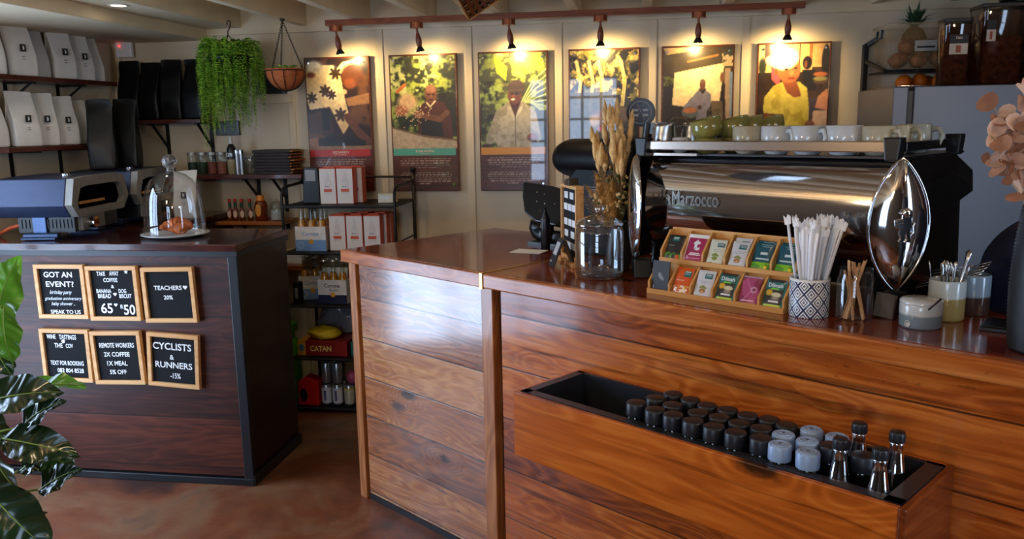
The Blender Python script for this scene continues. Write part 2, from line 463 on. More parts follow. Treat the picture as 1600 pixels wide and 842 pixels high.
b = MB(); b.box(-3.15, 2.6, -2.5, 4.65, 2.30, 2.4); struct(b.build('ceiling', M_ceil))
# mullioned windows
def win(name, axis, pos, a0, a1, z0, z1, na, nz):
    root = bpy.data.objects.new(name, None); COL.objects.link(root); struct(root)
    b = MB()
    def bx(p0, p1, q0, q1, dep=.03):
        if axis == 'x': b.box(pos-dep, pos+dep, p0, p1, q0, q1)
        else: b.box(p0, p1, pos-dep, pos+dep, q0, q1)
    fw = .05
    bx(a0, a0+fw, z0, z1); bx(a1-fw, a1, z0, z1); bx(a0, a1, z0, z0+fw); bx(a0, a1, z1-fw, z1)
    for i in range(1, na):
        c = a0+(a1-a0)*i/na; bx(c-.017, c+.017, z0, z1, .02)
    for i in range(1, nz):
        c = z0+(z1-z0)*i/nz; bx(a0, a1, c-.017, c+.017, .02)
    struct(b.build('window_frame', M_wframe, root))
    g = MB()
    if axis == 'x': g.add([(pos, a0, z0), (pos, a1, z0), (pos, a1, z1), (pos, a0, z1)], [(0, 1, 2, 3)])
    else: g.add([(a0, pos, z0), (a1, pos, z0), (a1, pos, z1), (a0, pos, z1)], [(0, 1, 2, 3)])
    struct(g.build('pane', M_pane, root))
win('window_1', 'x', -3.2, *LW, 3, 2)
win('window_2', 'y', -2.55, *FW, 5, 5)
win('window_3', 'x', 2.65, *RW, 1, 2)
# ceiling joists running to wall_back, the boxed beam and the dropped soffit over the bag shelves
tn = 0
def trim(b, m, bev=.004):
    global tn
    tn += 1; struct(b.build('trim_%d' % tn, m, bevel=bev))
for x in (-1.925, -1.545, -1.16, -.755, -.355, .02, .42, .80, 1.18, 1.56, 1.94, 2.32):
    b = MB(); b.box(x-.025, x+.025, -2.5, 4.65, 2.167, 2.30); trim(b, M_beam)
b = MB(); b.box(-2.52, -2.30, -2.5, 4.65, 2.167, 2.30); trim(b, M_beam)
b = MB(); b.box(-3.15, -2.52, -2.5, 4.65, 2.105, 2.30); trim(b, M_beam)
b = MB(); b.box(-2.52, 2.6, 4.632, 4.65, 2.13, 2.30); trim(b, M_beam)       # cover board where the joists meet wall_back
b = MB(); b.box(-3.11, -3.08, 4.615, 4.65, 1.30, 2.105); trim(b, M_beam)    # pipe boxing in the corner
for xx in (-2.03, -1.48, -.965, -.46, .055, .54):                     # added shallow strips imitating soft shadow bands between the wall boards
    b = MB(); b.box(xx-.02, xx+.02, 4.643, 4.65, 0.0, 2.13); trim(b, M_wall, .002)

# ================================================================== the long wooden bar counter
TH = -0.628526
O = Vector((-1.241, 3.24, 0)); UU = Vector((cos(TH), sin(TH), 0)); WW = Vector((-sin(TH), cos(TH), 0))
def cl(u, w, z=1.09): return O + UU*u + WW*w + Vector((0, 0, z))
Wp1 = wood('bar_front_glare_wood', (92, 46, 22), (158, 92, 46), (210, 150, 90), plank=.171, rough=.3, coat=1.0, coatior=1.65, coatrough=.13, fig=6, knots=.55, specks=.8, bump=.18, rvar=.35, off=.045)  # window glare's paler tan is put into this panel's wood tone
Wp2 = wood('bar_front_red_wood', (88, 34, 10), (162, 78, 24), (214, 128, 54), plank=.186, rough=.25, coat=.28, fig=5, knots=.5, specks=.5, bump=.10, rvar=.3, off=.02)
Wpl = wood('planter_wood', (128, 56, 14), (182, 92, 26), (216, 128, 50), rough=.25, coat=.22, fig=5, knots=.16, specks=.25, bump=.06, scale=.8)
Wtop = wood('bar_top_wood', (74, 26, 10), (124, 50, 19), (164, 78, 34), plankax='y', plank=.225, rough=.16, coat=.6, fig=4, knots=.1, bump=.03, seam=.002)
Wedge = wood('bar_edge_wood', (100, 44, 14), (168, 88, 32), (210, 134, 68), rough=.25, coat=.35, fig=3, specks=.5, knots=.62, bump=.1)
Wpost = wood('bar_post_wood', (92, 48, 24), (160, 96, 50), (206, 144, 88), grain='z', plankax='x', rough=.3, coat=.4, fig=4)
bar = thing('bar_counter', 'long orange-brown plank bar counter with a glossy red-brown top', 'counter', O, TH)
b = MB(); b.box(0, .855, .03, .90, 1.04, 1.09); b.build('counter_top', Wtop, bar, bevel=.003)
b = MB(); b.box(.870, 2.95, .03, .90, 1.04, 1.09); b.build('counter_top', Wtop, bar, bevel=.003)
b = MB(); b.box(0, .855, -.002, .03, 1.04, 1.09); b.build('top_edge', Wedge, bar, bevel=.004)
b = MB(); b.box(.870, 2.95, -.002, .03, 1.038, 1.09); b.build('top_edge', Wedge, bar, bevel=.006)
b = MB(); b.box(.855, .870, -.004, .90, 1.036, 1.0915); b.build('joint_strip', M_brass, bar)
b = MB(); b.box(.104, .845, .018, .045, .035, 1.04); b.build('front_panel', Wp1, bar)
b = MB(); b.box(.935, 2.92, .022, .05, .035, 1.04); b.build('front_panel', Wp2, bar)
for a0, a1 in ((.036, .084), (.845, .902)):
    b = MB(); b.box(a0, a1, .012, .06, 0, 1.04); b.build('post', Wpost, bar, bevel=.003)
b = MB(); b.box(.03, 2.92, .05, .88, .0, 1.04); b.build('body', mat('bar_inside', (40, 20, 10), .5), bar)
b = MB(); b.box(.09, 2.92, .024, .05, 0, .04); b.build('toe_kick', M_blackpl, bar)

# the bottle trough fixed to the bar front
pl = thing('bottle_trough', 'shallow wooden trough with black liner on the bar front, holding bottles', 'planter box', cl(1.285, -.276, .635), TH)
Lx, Dy, Hz = 1.098, .290, .195; wt = .016
b = MB(); b.box(0, Lx-wt, 0, wt, 0, Hz); b.build('front_board', Wpl, pl, bevel=.003)
b = MB(); b.box(Lx-wt, Lx, 0, Dy, 0, Hz); b.build('end_board', wood('planter_end_wood', (70, 28, 10), (112, 50, 18), (150, 80, 34), grain='y', plankax='z', rough=.22, coat=.4), pl, bevel=.003)
b = MB(); b.box(0, wt, wt, Dy, 0, Hz); b.build('end_board', Wpl, pl, bevel=.003)
b = MB(); b.box(wt, Lx-wt, Dy-.012, Dy, 0, Hz); b.build('back_board', Wpl, pl)
b = MB(); b.box(wt, Lx-wt, wt, Dy-.012, 0, .012); b.build('bottom_board', Wpl, pl)
b = MB(); i0, i1, j0, j1 = wt, Lx-wt, wt, Dy-.012; rw = .028; zt = Hz+.002
for q in ((i0, i1, j0, j0+rw), (i0, i1, j1-rw*.5, j1), (i0, i0+rw, j0, j1), (i1-rw*1.3, i1, j0, j1)): b.box(q[0], q[1], q[2], q[3], .015, zt)
b.box(i0, i1, j0, j1, .012, .02)
b.build('liner', mat('black_liner', (30, 33, 41), .38, var=.1), pl)

# bottles in the trough
M_capb = mat('black_cap', (20, 23, 31), .40); M_capl = mat('blue_cap', (146, 172, 208), .38, metal=.1)
M_liq = mat('dark_drink', (10, 9, 9), .08, coat=.6, spec=.5)
M_wat = thin_glass('bottle_glass', (232, 238, 246), .04, 1.9, .20)
def juice(name, label, capm, group, ring=False):
    t = thing(name, label, 'bottle', (0, 0, 0), 0, group)
    b = MB(); b.lathe([(.0, 0), (.026, 0), (.0272, .006), (.0272, .105), (.0268, .128), (.0255, .142), (.0245, .150), (.0255, .156), (.0235, .160), (.0235, .172)], 20); b.build('body', M_liq, t)
    b = MB(); b.lathe([(.0255, .160), (.0262, .163), (.0262, .192), (.0245, .196), (.022, .197), (.0, .197)], 28)
    if ring: b.lathe([(.019, .1968), (.019, .1984), (.0165, .1984), (.0165, .1968)], 24); b.box(-.012, .012, -.003, .003, .197, .1982); b.box(-.003, .003, -.010, .010, .197, .1982)
    b.build('cap', capm, t)
    return t
jb = juice('juice_bottle', 'squat dark bottle with matt black screw cap in the wooden trough', M_capb, 'black-capped bottles in the trough')
first = True
for k, (u, w) in enumerate([(1.675, -.209), (1.743, -.22), (1.798, -.22), (1.858, -.224), (1.916, -.223), (1.974, -.222), (2.035, -.214), (1.692, -.144), (1.756, -.160), (1.835, -.165), (1.892, -.158), (1.949, -.162), (2.005, -.158), (1.708, -.085), (1.768, -.095), (1.824, -.104), (1.880, -.097), (1.938, -.100), (1.990, -.090), (2.040, -.098), (2.172, -.150), (2.247, -.155)]):
    loc = cl(u, w, .656+.02)
    if first: jb.location = loc; first = False
    else: dup(jb, loc, k*1.3)
jl = juice('juice_bottle', 'squat bottle with pale blue embossed screw cap in the wooden trough', M_capl, 'blue-capped bottles in the trough', True)
first = True
for k, (u, w) in enumerate([(2.086, -.222), (2.062, -.158), (2.098, -.088), (2.122, -.160), (2.152, -.221), (2.160, -.090)]):
    loc = cl(u, w, .656+.02)
    if first: jl.location = loc; jl.rotation_euler = (0, 0, .4); first = False
    else: dup(jl, loc, k*1.1)
wb = thing('water_bottle', 'clear long-necked bottle with black cap, nearest the bar front in the trough', 'bottle', (0, 0, 0), 0, None)
b = MB(); b.lathe([(0, .004), (.030, 0), (.033, .006), (.033, .10), (.031, .125), (.025, .160), (.0185, .19), (.0145, .215), (.0135, .232), (.0155, .234), (.0155, .238), (.013, .239)], 24); b.build('body', M_wat, wb)
b = MB(); b.lathe([(.0158, .238), (.0165, .240), (.0165, .258), (.0150, .2615), (0, .2615)], 24)
for k in range(24):
    a = 2*pi*k/24; b.rod((.0162*cos(a), .0162*sin(a), .240), (.0162*cos(a), .0162*sin(a), .257), .0009, 4)
b.build('cap', M_capb, wb)
lab = ['clear long-necked bottle beside the blue-capped bottles, at the front edge of the trough', 'clear long-necked bottle beside the blue-capped bottles, against the bar front', 'clear long-necked bottle at the empty end of the trough, by its front edge', 'clear long-necked bottle in the far end corner of the trough, against the bar front']
for k, (u, w) in enumerate([(2.222, -.219), (2.214, -.101), (2.305, -.217), (2.296, -.100)]):
    if k == 0: wb.location = cl(u, w, .660); wb['label'] = lab[0]
    else: dup(wb, cl(u, w, .660), k*.7, lab[k])

# ================================================================== the dark counter with the letter boards
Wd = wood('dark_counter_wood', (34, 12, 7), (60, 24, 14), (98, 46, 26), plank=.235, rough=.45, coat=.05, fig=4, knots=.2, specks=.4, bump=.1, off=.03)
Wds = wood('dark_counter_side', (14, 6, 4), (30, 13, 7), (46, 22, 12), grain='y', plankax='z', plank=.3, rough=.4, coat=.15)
Wdt = wood('dark_counter_top_wood', (28, 10, 9), (54, 21, 17), (84, 40, 30), plankax='y', rough=.2, coat=.5, plank=.18, bump=.04, seam=.0015)
M_dtrim = mat('dark_trim', (16, 18, 24), .4)
X1, Y0 = -1.715, 3.262
dc = thing('dark_counter', 'dark stained plank counter carrying six letter boards on its front', 'counter', (X1, Y0, 0))
b = MB(); b.box(-1.43, 0, -.005, .54, 1.075, 1.106); b.build('counter_top', Wdt, dc, bevel=.004)
b = MB(); b.box(-1.43, -.71, .54, 1.37, 1.075, 1.106); b.build('counter_top', Wdt, dc)
b = MB(); b.box(-1.40, -.03, .012, .03, .04, 1.056); b.build('front_panel', Wd, dc)
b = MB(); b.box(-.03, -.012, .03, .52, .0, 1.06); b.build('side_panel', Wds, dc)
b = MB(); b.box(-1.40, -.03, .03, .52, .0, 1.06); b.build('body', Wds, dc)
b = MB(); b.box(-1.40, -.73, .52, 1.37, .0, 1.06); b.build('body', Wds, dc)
b = MB(); b.box(-1.43, -.003, .0, .53, 1.052, 1.075); b.build('cornice', M_dtrim, dc)
b = MB(); b.box(-.047, -.003, -.002, .03, .0, 1.052); b.build('corner_trim', M_dtrim, dc, bevel=.003)
b = MB(); b.box(-1.40, -.003, -.004, .03, .0, .034); b.build('base_trim', M_dtrim, dc, bevel=.003)
b = MB(); b.box(-.012, .004, .0, .525, .0, .05); b.build('base_trim', M_dtrim, dc, bevel=.003)
# text fitted into a width and a height, standing in the local XZ plane and facing -Y
def ftext(b, body, cx, cz, w, h, y=0.0, ext=.0008, off=.02, shear=0, mi=0, M=None):
    q = MB(); q.text(body, 1.0, Matrix.Identity(4), 0, off, 'CENTER', shear)
    xs = [v[0] for v in q.v]; ys = [v[1] for v in q.v]
    sx = w/(max(xs)-min(xs)); sy = h/(max(ys)-min(ys)); mx = (max(xs)+min(xs))/2; my = (max(ys)+min(ys))/2
    vs = [(cx+(v[0]-mx)*sx, y, cz+(v[1]-my)*sy) for v in q.v]
    return b.add(vs, q.f, M, mi)
# ================================================================== the six coffee-farmer boards on wall_back
Wboard = wood('board_wood', (54, 22, 10), (92, 42, 20), (120, 62, 32), rough=.3, coat=.3, fig=3)
PR = paint_mat('printed_board', .3, .9)
BR = (86, 38, 18)
def base(seed, bg): return Canvas(112, 225, bg, seed)
def lower(c, band, seed):
    c.put(c.reg(0, 1, .686, 1), BR); n = vnoise(c.w, c.h, 60, 3, c.rs)
    c.a *= np.where(c.Y > .686, .8+.4*n, 1)[..., None]
    c.put(c.reg(.0, .97, .686, .738), band)
    ys = [(.762+.0165*i, ((.14, .90), (.10, .88), (.12, .86), (.12, .88), (.30, .70))[i]) for i in range(5)]
    ys += [(.868+.0165*i, ((.13, .87), (.10, .90), (.10, .90), (.12, .88), (.14, .88), (.40, .56))[i]) for i in range(6)]
    return c.words(0, 1, ys, .0062, (205, 180, 160), seed)
def leaf(c, x, y, r, col, n=7, rot=0):
    for k in range(n):
        a = rot+2*pi*k/n+.3; c.ell(x+r*.5*cos(a), y+r*.25*sin(a), r*.52, r*.11, col, .4, a*180/pi)
SK = (92, 52, 34)
def art1():
    c = base(1, (40, 22, 12)); c.mott((96, 60, 28), .3, .5, .65); c.poly([(.62, .30), (1, .26), (1, .34), (.66, .36)], (150, 105, 62))
    c.poly([(.02, .42), (.35, .36), (.40, .56), (.02, .56)], (70, 40, 20)); c.poly([(.22, .38), (.36, .37), (.35, .54), (.24, .54)], (20, 12, 10))
    c.poly([(0, .08), (.2, .05), (.45, .05), (.56, .12), (.60, .27), (.66, .42), (.48, .49), (.42, .42), (.36, .36), (.04, .38), (0, .3)], (222, 196, 146))
    c.mott((236, 214, 170), .2, .5, .6, region=c.reg(.0, .5, .05, .3))
    c.poly([(.46, .47), (.62, .42), (.66, .50), (.56, .57)], (214, 178, 124))
    c.ell(.14, .06, .13, .045, (226, 210, 180), .5); c.ell(.08, .12, .07, .02, (120, 60, 40), .8)
    c.poly([(.50, .08), (.60, .03), (.80, .01), (.88, .05), (.68, .07), (.56, .12)], (230, 205, 160))
    c.ell(.75, .13, .18, .085, (84, 44, 24), .3, -30); c.ell(.70, .19, .09, .04, (120, 64, 36), .6); c.ell(.60, .25, .05, .02, (220, 180, 130), .6)
    for x, y, q in ((.30, .24, .1), (.40, .27, .08), (.48, .11, .1), (.53, .42, .11), (.08, .29, .09)): leaf(c, x, y, q, (58, 40, 24))
    c.line([(.64, .44), (.80, .55), (.95, .62)], .12, (96, 54, 32)); c.poly([(.14, .60), (.5, .58), (.92, .62), (.88, .66), (.15, .655)], (26, 16, 12))
    c.poly([(0, .66), (1, .655), (1, .69), (0, .69)], (150, 112, 76)); c.poly([(0, .60), (.15, .59), (.14, .66), (0, .67)], (150, 100, 66))
    c.gain(.15, .05); return lower(c, (188, 36, 28), 1)
def art2():
    c = base(2, (38, 42, 14)); c.mott((150, 160, 64), .14, .44, .60); c.mott((208, 206, 120), .1, .52, .66, region=c.reg(.0, .75, 0, .32)); c.mott((26, 30, 12), .16, .55, .68)
    c.put(c.reg(.72, 1, .28, .6)*.8, (24, 18, 12)); c.line([(.10, .26), (.22, .21)], .05, (206, 110, 40))
    c.poly([(.4, .5), (.46, .36), (.60, .32), (.82, .34), (.92, .46), (.94, .62), (.42, .6)], (78, 34, 28)); c.poly([(.44, .46), (.76, .46), (.80, .60), (.46, .58)], (24, 24, 30))
    c.ell(.62, .285, .095, .062, (108, 64, 44), .2); c.ell(.62, .245, .08, .03, (150, 100, 72), .5); c.ell(.585, .285, .02, .006, (40, 22, 16), .5); c.ell(.66, .285, .02, .006, (40, 22, 16), .5); c.ell(.62, .325, .035, .006, (60, 30, 24), .5); c.ell(.62, .302, .018, .012, (128, 78, 54), .6)
    c.line([(.55, .345), (.60, .375), (.68, .335)], .025, (222, 200, 150))
    c.line([(.86, .42), (.74, .47), (.46, .435)], .085, (116, 70, 48)); c.ell(.42, .43, .07, .03, (150, 98, 68), .4)
    c.ell(.25, .34, .15, .065, (214, 172, 120), .6); c.ell(.16, .40, .10, .04, (170, 98, 62), .6)
    rs = np.random.RandomState(5)
    for k in range(90): c.ell(.3+rs.randn()*.13, .40+rs.randn()*.05, .009, .0045, (226, 190, 140), .5)
    c.poly([(0, .52), (.1, .535), (.5, .59), (1, .62), (1, .69), (0, .69)], (196, 168, 132)); c.line([(0, .525), (.5, .595), (1, .625)], .025, (120, 90, 64))
    c.gain(.15, .04); return lower(c, (88, 170, 142), 2)
def art3():
    c = base(3, (58, 60, 24)); c.mott((196, 184, 130), .3, .48, .6, region=c.reg(0, .45, 0, .24)); c.mott((120, 130, 48), .13, .48, .62); c.mott((22, 24, 12), .16, .52, .66, region=c.reg(0, .5, .2, .6)); c.mott((140, 156, 70), .1, .55, .7)
    c.poly([(.22, .02), (.42, .10), (.40, .20), (.26, .14)], (170, 176, 40)); c.poly([(.62, .0), (.95, .02), (.98, .14), (.70, .12)], (150, 160, 60))
    for k in range(9): c.line([(.62+.02*k, .36), (.80+.02*k, .20+.03*k), (1.0, .12+.045*k)], .022, (176, 190, 116))
    c.put(c.reg(.68, 1, .42, .69)*.75, (26, 24, 22))
    c.poly([(.06, .69), (.10, .60), (.24, .42), (.42, .355), (.66, .355), (.84, .43), (.92, .62), (.86, .66), (.80, .57), (.76, .69), (.28, .69), (.22, .64)], (178, 166, 142))
    c.poly([(.41, .36), (.52, .47), (.52, .52), (.46, .42)], (206, 196, 172)); c.poly([(.66, .36), (.54, .44), (.54, .48), (.62, .42)], (206, 196, 172)); c.line([(.53, .45), (.53, .68)], .015, (110, 98, 80))
    c.mott((150, 138, 112), .12, .5, .62, region=(np.abs(c.a-np.array((178, 166, 142))).sum(2) < 30).astype(float))
    c.poly([(.44, .35), (.62, .35), (.53, .46)], (64, 34, 22)); c.ell(.525, .30, .105, .07, (96, 54, 34), .15); c.ell(.55, .25, .125, .055, (62, 48, 40), .12); c.put(c.reg(.43, .64, .262, .275)*.5, (90, 70, 58))
    c.ell(.485, .295, .02, .006, (30, 16, 12), .5); c.ell(.56, .292, .02, .006, (30, 16, 12), .5); c.ell(.50, .335, .032, .006, (214, 200, 186), .5); c.ell(.51, .314, .02, .013, (124, 74, 48), .6)
    c.ell(.78, .615, .08, .03, (110, 60, 42), .4); c.ell(.78, .605, .05, .014, (160, 66, 50), .6); c.ell(.09, .672, .07, .016, (60, 40, 30), .3)
    c.gain(.12, .04); return lower(c, (214, 140, 28), 3)
def art4():
    c = base(4, (30, 26, 12)); c.mott((200, 170, 90), .10, .46, .60, region=c.reg(0, 1, 0, .34)); c.mott((108, 100, 34), .06, .50, .62); c.mott((18, 16, 8), .13, .52, .64)
    for x in (.12, .30, .44, .76): c.line([(x, .42), (x+.04, .22), (x-.02, .08)], .05, (206, 178, 112))
    c.line([(.76, .40), (.80, .2)], .02, (150, 150, 60)); c.put(c.reg(0, .62, .30, .7)*.85, (62, 60, 56)); c.put(c.reg(.62, 1, .40, .7)*.7, (36, 22, 14))
    c.ell(.50, .50, .2, .07, (126, 90, 66), .7); c.ell(.46, .56, .05, .02, (160, 52, 50), .6); c.ell(.80, .46, .16, .05, (90, 66, 34), .6); c.ell(.36, .5, .07, .04, (190, 160, 130), .7)
    c.gain(.2, .04); return lower(c, (120, 76, 40), 4)
def art5():
    c = base(5, (36, 24, 14)); c.poly([(0, 0), (1, 0), (1, .26), (0, .26)], (58, 46, 24)); c.poly([(0, 0), (.6, 0), (.3, .035), (.05, .05)], (196, 164, 110)); c.line([(.36, .10), (.78, .06)], .03, (140, 92, 40))
    c.poly([(.17, .175), (.86, .115), (.88, .11), (.82, .38), (.40, .42), (.14, .40)], (238, 206, 150)); c.poly([(.84, .05), (1, .06), (1, .14), (.86, .14)], (196, 168, 120)); c.mott((60, 60, 40), .05, .5, .6, region=c.reg(.86, 1, .02, .12))
    c.poly([(.88, .15), (.96, .15), (1, .66), (.92, .66)], (170, 140, 108)); c.poly([(.95, .18), (1, .18), (1, .5), (.97, .5)], (120, 140, 160)); c.ell(.85, .215, .03, .035, (120, 76, 44), .4)
    c.poly([(.70, .38), (.86, .38), (.88, .52), (.72, .52)], (104, 82, 56)); c.mott((90, 100, 40), .05, .5, .6, region=c.reg(.02, .16, .2, .27)); c.mott((80, 74, 40), .04, .5, .62, region=c.reg(.66, .84, .42, .56))
    c.poly([(.30, .42), (.46, .33), (.52, .30), (.62, .30), (.70, .33), (.70, .41), (.64, .45), (.66, .60), (.50, .60), (.49, .46), (.33, .45)], (118, 110, 122)); c.line([(.34, .43), (.44, .36)], .06, (124, 116, 128)); c.poly([(.52, .29), (.63, .29), (.58, .33)], (34, 28, 28))
    c.ell(.575, .262, .042, .038, (96, 58, 40), .2); c.ell(.575, .238, .036, .014, (112, 84, 66), .4); c.ell(.40, .455, .12, .042, (90, 96, 92), .15); c.ell(.40, .44, .10, .02, (172, 100, 56), .3); c.ell(.54, .42, .03, .015, (70, 42, 32), .4)
    c.ell(.24, .54, .2, .06, (20, 14, 10), .4); c.line([(.06, .55), (.16, .49), (.32, .49), (.42, .54)], .015, (90, 70, 46))
    c.gain(.12, .05); return lower(c, (96, 110, 70), 5)
def art6():
    c = base(6, (58, 34, 20)); c.put(c.reg(0, 1, 0, .2), (206, 160, 96)); c.put(c.reg(.0, .08, .0, .14), (214, 190, 130)); c.put(c.reg(.09, .16, 0, .14), (60, 30, 20)); c.put(c.reg(.57, .59, 0, .17), (56, 30, 24)); c.put(c.reg(.71, .76, 0, .12), (190, 92, 46)); c.put(c.reg(.76, 1, .16, .19), (70, 44, 30)); c.mott((36, 22, 14), .2, .46, .56, region=c.reg(0, 1, .19, .6))
    c.ell(.17, .11, .08, .035, (210, 150, 140), .3); c.poly([(.18, .15), (.30, .16), (.32, .30), (.2, .24)], (190, 70, 78)); c.ell(.06, .15, .05, .06, (34, 40, 24), .5)
    c.ell(.69, .13, .065, .045, (24, 16, 14), .2); c.ell(.67, .14, .02, .025, (110, 58, 38), .4); c.poly([(.62, .18), (.80, .18), (.84, .32), (.66, .32)], (20, 16, 18)); c.ell(.95, .12, .06, .11, (24, 18, 18), .2)
    c.poly([(.86, .36), (.97, .31), (1, .31), (1, .46), (.82, .44)], (198, 128, 84)); c.poly([(.80, .46), (1, .46), (1, .6), (.78, .58)], (196, 160, 130))
    for y, q in ((.21, (180, 100, 50)), (.26, (90, 60, 44)), (.24, (150, 140, 80))): c.ell(.88, y, .1, .016, q, .4)
    c.poly([(.09, .44), (.10, .36), (.22, .285), (.36, .255), (.50, .27), (.58, .255), (.70, .30), (.74, .44), (.74, .69), (.27, .69), (.29, .48), (.10, .47)], (186, 168, 70)); c.mott((160, 142, 52), .14, .5, .6, region=(np.abs(c.a-np.array((186, 168, 70))).sum(2) < 30).astype(float))
    c.poly([(.40, .20), (.52, .22), (.60, .32), (.62, .36), (.52, .365), (.42, .33), (.35, .26)], (118, 62, 34)); c.ell(.435, .175, .165, .09, (150, 84, 46), .12, -8); c.ell(.37, .10, .20, .075, (240, 214, 170), .2, -10)
    c.ell(.40, .172, .025, .007, (40, 22, 14), .5); c.ell(.53, .165, .025, .007, (40, 22, 14), .5); c.ell(.475, .20, .03, .02, (176, 104, 60), .6); c.ell(.48, .233, .055, .009, (110, 44, 34), .5); c.ell(.255, .185, .025, .022, (120, 66, 38), .3)
    c.poly([(.10, .47), (.29, .48), (.27, .66), (.12, .66)], (104, 54, 34)); c.ell(.76, .56, .07, .035, (120, 68, 46), .3)
    c.gain(.1, .05); return lower(c, (150, 90, 120), 6)
PX = [(-1.925, -1.537), (-1.421, -1.030), (-.907, -.517), (-.402, -.014), (.100, .481), (.597, .970)]
PLAB = ['tall printed board of a worker in a pale flowered blouse bending down, red title band',
        'tall printed board of a bald man tossing coffee beans, green title band',
        'tall printed board of a smiling person in beige jacket and knitted hat, orange title band',
        'printed board of golden grasses and bushes, behind the dried grass bouquet and black grinder',
        'printed board of a man in grey overalls holding a basket before a white sheet',
        'printed board of a person in a yellow blouse and white headscarf']
PT = ['SIDAMO', None, None, None, None, None]
M_ptext = mat('print_text', (238, 200, 180), .5)
for k, (x0, x1) in enumerate(PX):
    w = x1-x0; t = thing('framed_poster', PLAB[k], 'poster', (x0, 4.643, 1.219), 0, 'coffee farmer boards on the wall')
    b = MB(); b.box(0, w, -.028, 0, 0, .768); b.build('board', Wboard, t, bevel=.002)
    c = (art1, art2, art3, art4, art5, art6)[k]()
    b = MB(); c.mesh(b, lambda u, v: (.008+u*(w-.016), -.0295, .768-.010-v*(.768-.018))); b.build('print', PR, t)
    b = MB(); zt = .768-.010-.712*.750
    if k == 0: ftext(b, 'SIDAMO', w/2, zt+.004, .10, .015, -.0302, .0002); ftext(b, 'ETHIOPIA', w/2, zt-.010, .07, .006, -.0302, .0002, 0)
    if k == 1: ftext(b, 'KARAMBA', w/2, zt+.004, .11, .013, -.0302, .0002); ftext(b, 'RWANDA', w/2, zt-.010, .06, .006, -.0302, .0002, 0)
    if b.v: b.build('lettering', M_ptext, t)
    for sx, sz in ((.03, .04), (w-.03, .04), (.03, .735), (w-.03, .735)):
        b = MB(); b.cyl(.006, 0, .006, 12, T(sx, -.0295, sz, 90)); b.build('screw', M_chrome, t)

# ================================================================== spot rail
Wrail = wood('rail_wood', (70, 26, 12), (116, 52, 28), (146, 78, 44), rough=.35, coat=.2)
b = MB(); b.box(-1.712, .797, 4.425, 4.475, 2.136, 2.167)
r = b.build('light_rail', Wrail, bevel=.002); tag(r, 'long reddish wooden rail below the ceiling carrying six small spotlights', 'light rail')
M_copper = mat('copper_brown', (150, 84, 54), .3, metal=.7); M_bulb = mat('lamp_glow', (255, 220, 150), .5, emit=(255, 205, 120), estr=25)
SPOT_W = 10.0
SPX = [-1.66, -1.205, -.703, -.22, .28, .722]
SPL = ['above the red-banded board', 'above the green-banded board', 'above the orange-banded board', 'above the grasses board', 'above the overalls board', 'above the yellow blouse board']
for k, x in enumerate(SPX):
    t = thing('spotlight', 'small copper and wood spotlight hanging from the rail, ' + SPL[k], 'spotlight', (x, 4.45, 2.136), 0, 'spotlights on the rail')
    b = MB(); b.cyl(.036, -.028, 0, 24); b.build('canopy', M_copper, t, bevel=.002)
    A = T(0, 0, -.028, 8, -6 if k < 3 else 0)
    b = MB(); b.lathe([(.006, 0), (.006, -.02), (.010, -.03), (.016, -.055), (.0165, -.075), (.012, -.098)], 16, A); b.build('body', Wrail, t)
    b = MB(); b.lathe([(.011, -.094), (.014, -.1), (.024, -.118), (.024, -.122), (.020, -.122), (.012, -.108)], 20, A); b.build('head', M_black, t)
    b = MB(); b.sphere(.010, 10, A @ T(0, 0, -.114)); b.build('bulb', M_bulb, t)
    l = bpy.data.lights.new('spot_light', 'SPOT'); l.energy = SPOT_W*(1.0, .9, 1.6, 1.5, 1.0, 1.6)[k]; l.color = (1, .69, .27); l.spot_size = R(140); l.spot_blend = 1; l.shadow_soft_size = .012
    o = bpy.data.objects.new('spot_light', l); COL.objects.link(o); o.parent = t
    o.location = A @ Vector((0, 0, -.126)); o.rotation_euler = Vector((.10, .86, -.50)).to_track_quat('-Z', 'Y').to_euler()

# downlight in the boxed beam
t = thing('downlight', 'small round lit downlight set in the white boxed ceiling beam', 'downlight', (-2.40, 3.63, 2.167))
b = MB(); b.lathe([(.045, 0), (.045, -.004), (.034, -.004), (.034, 0)], 28); b.build('ring', M_wall, t)
b = MB(); b.cyl(.034, -.0025, -.001, 24); b.build('lens', mat('downlight_glow', (255, 240, 210), .5, emit=(255, 238, 205), estr=9), t)

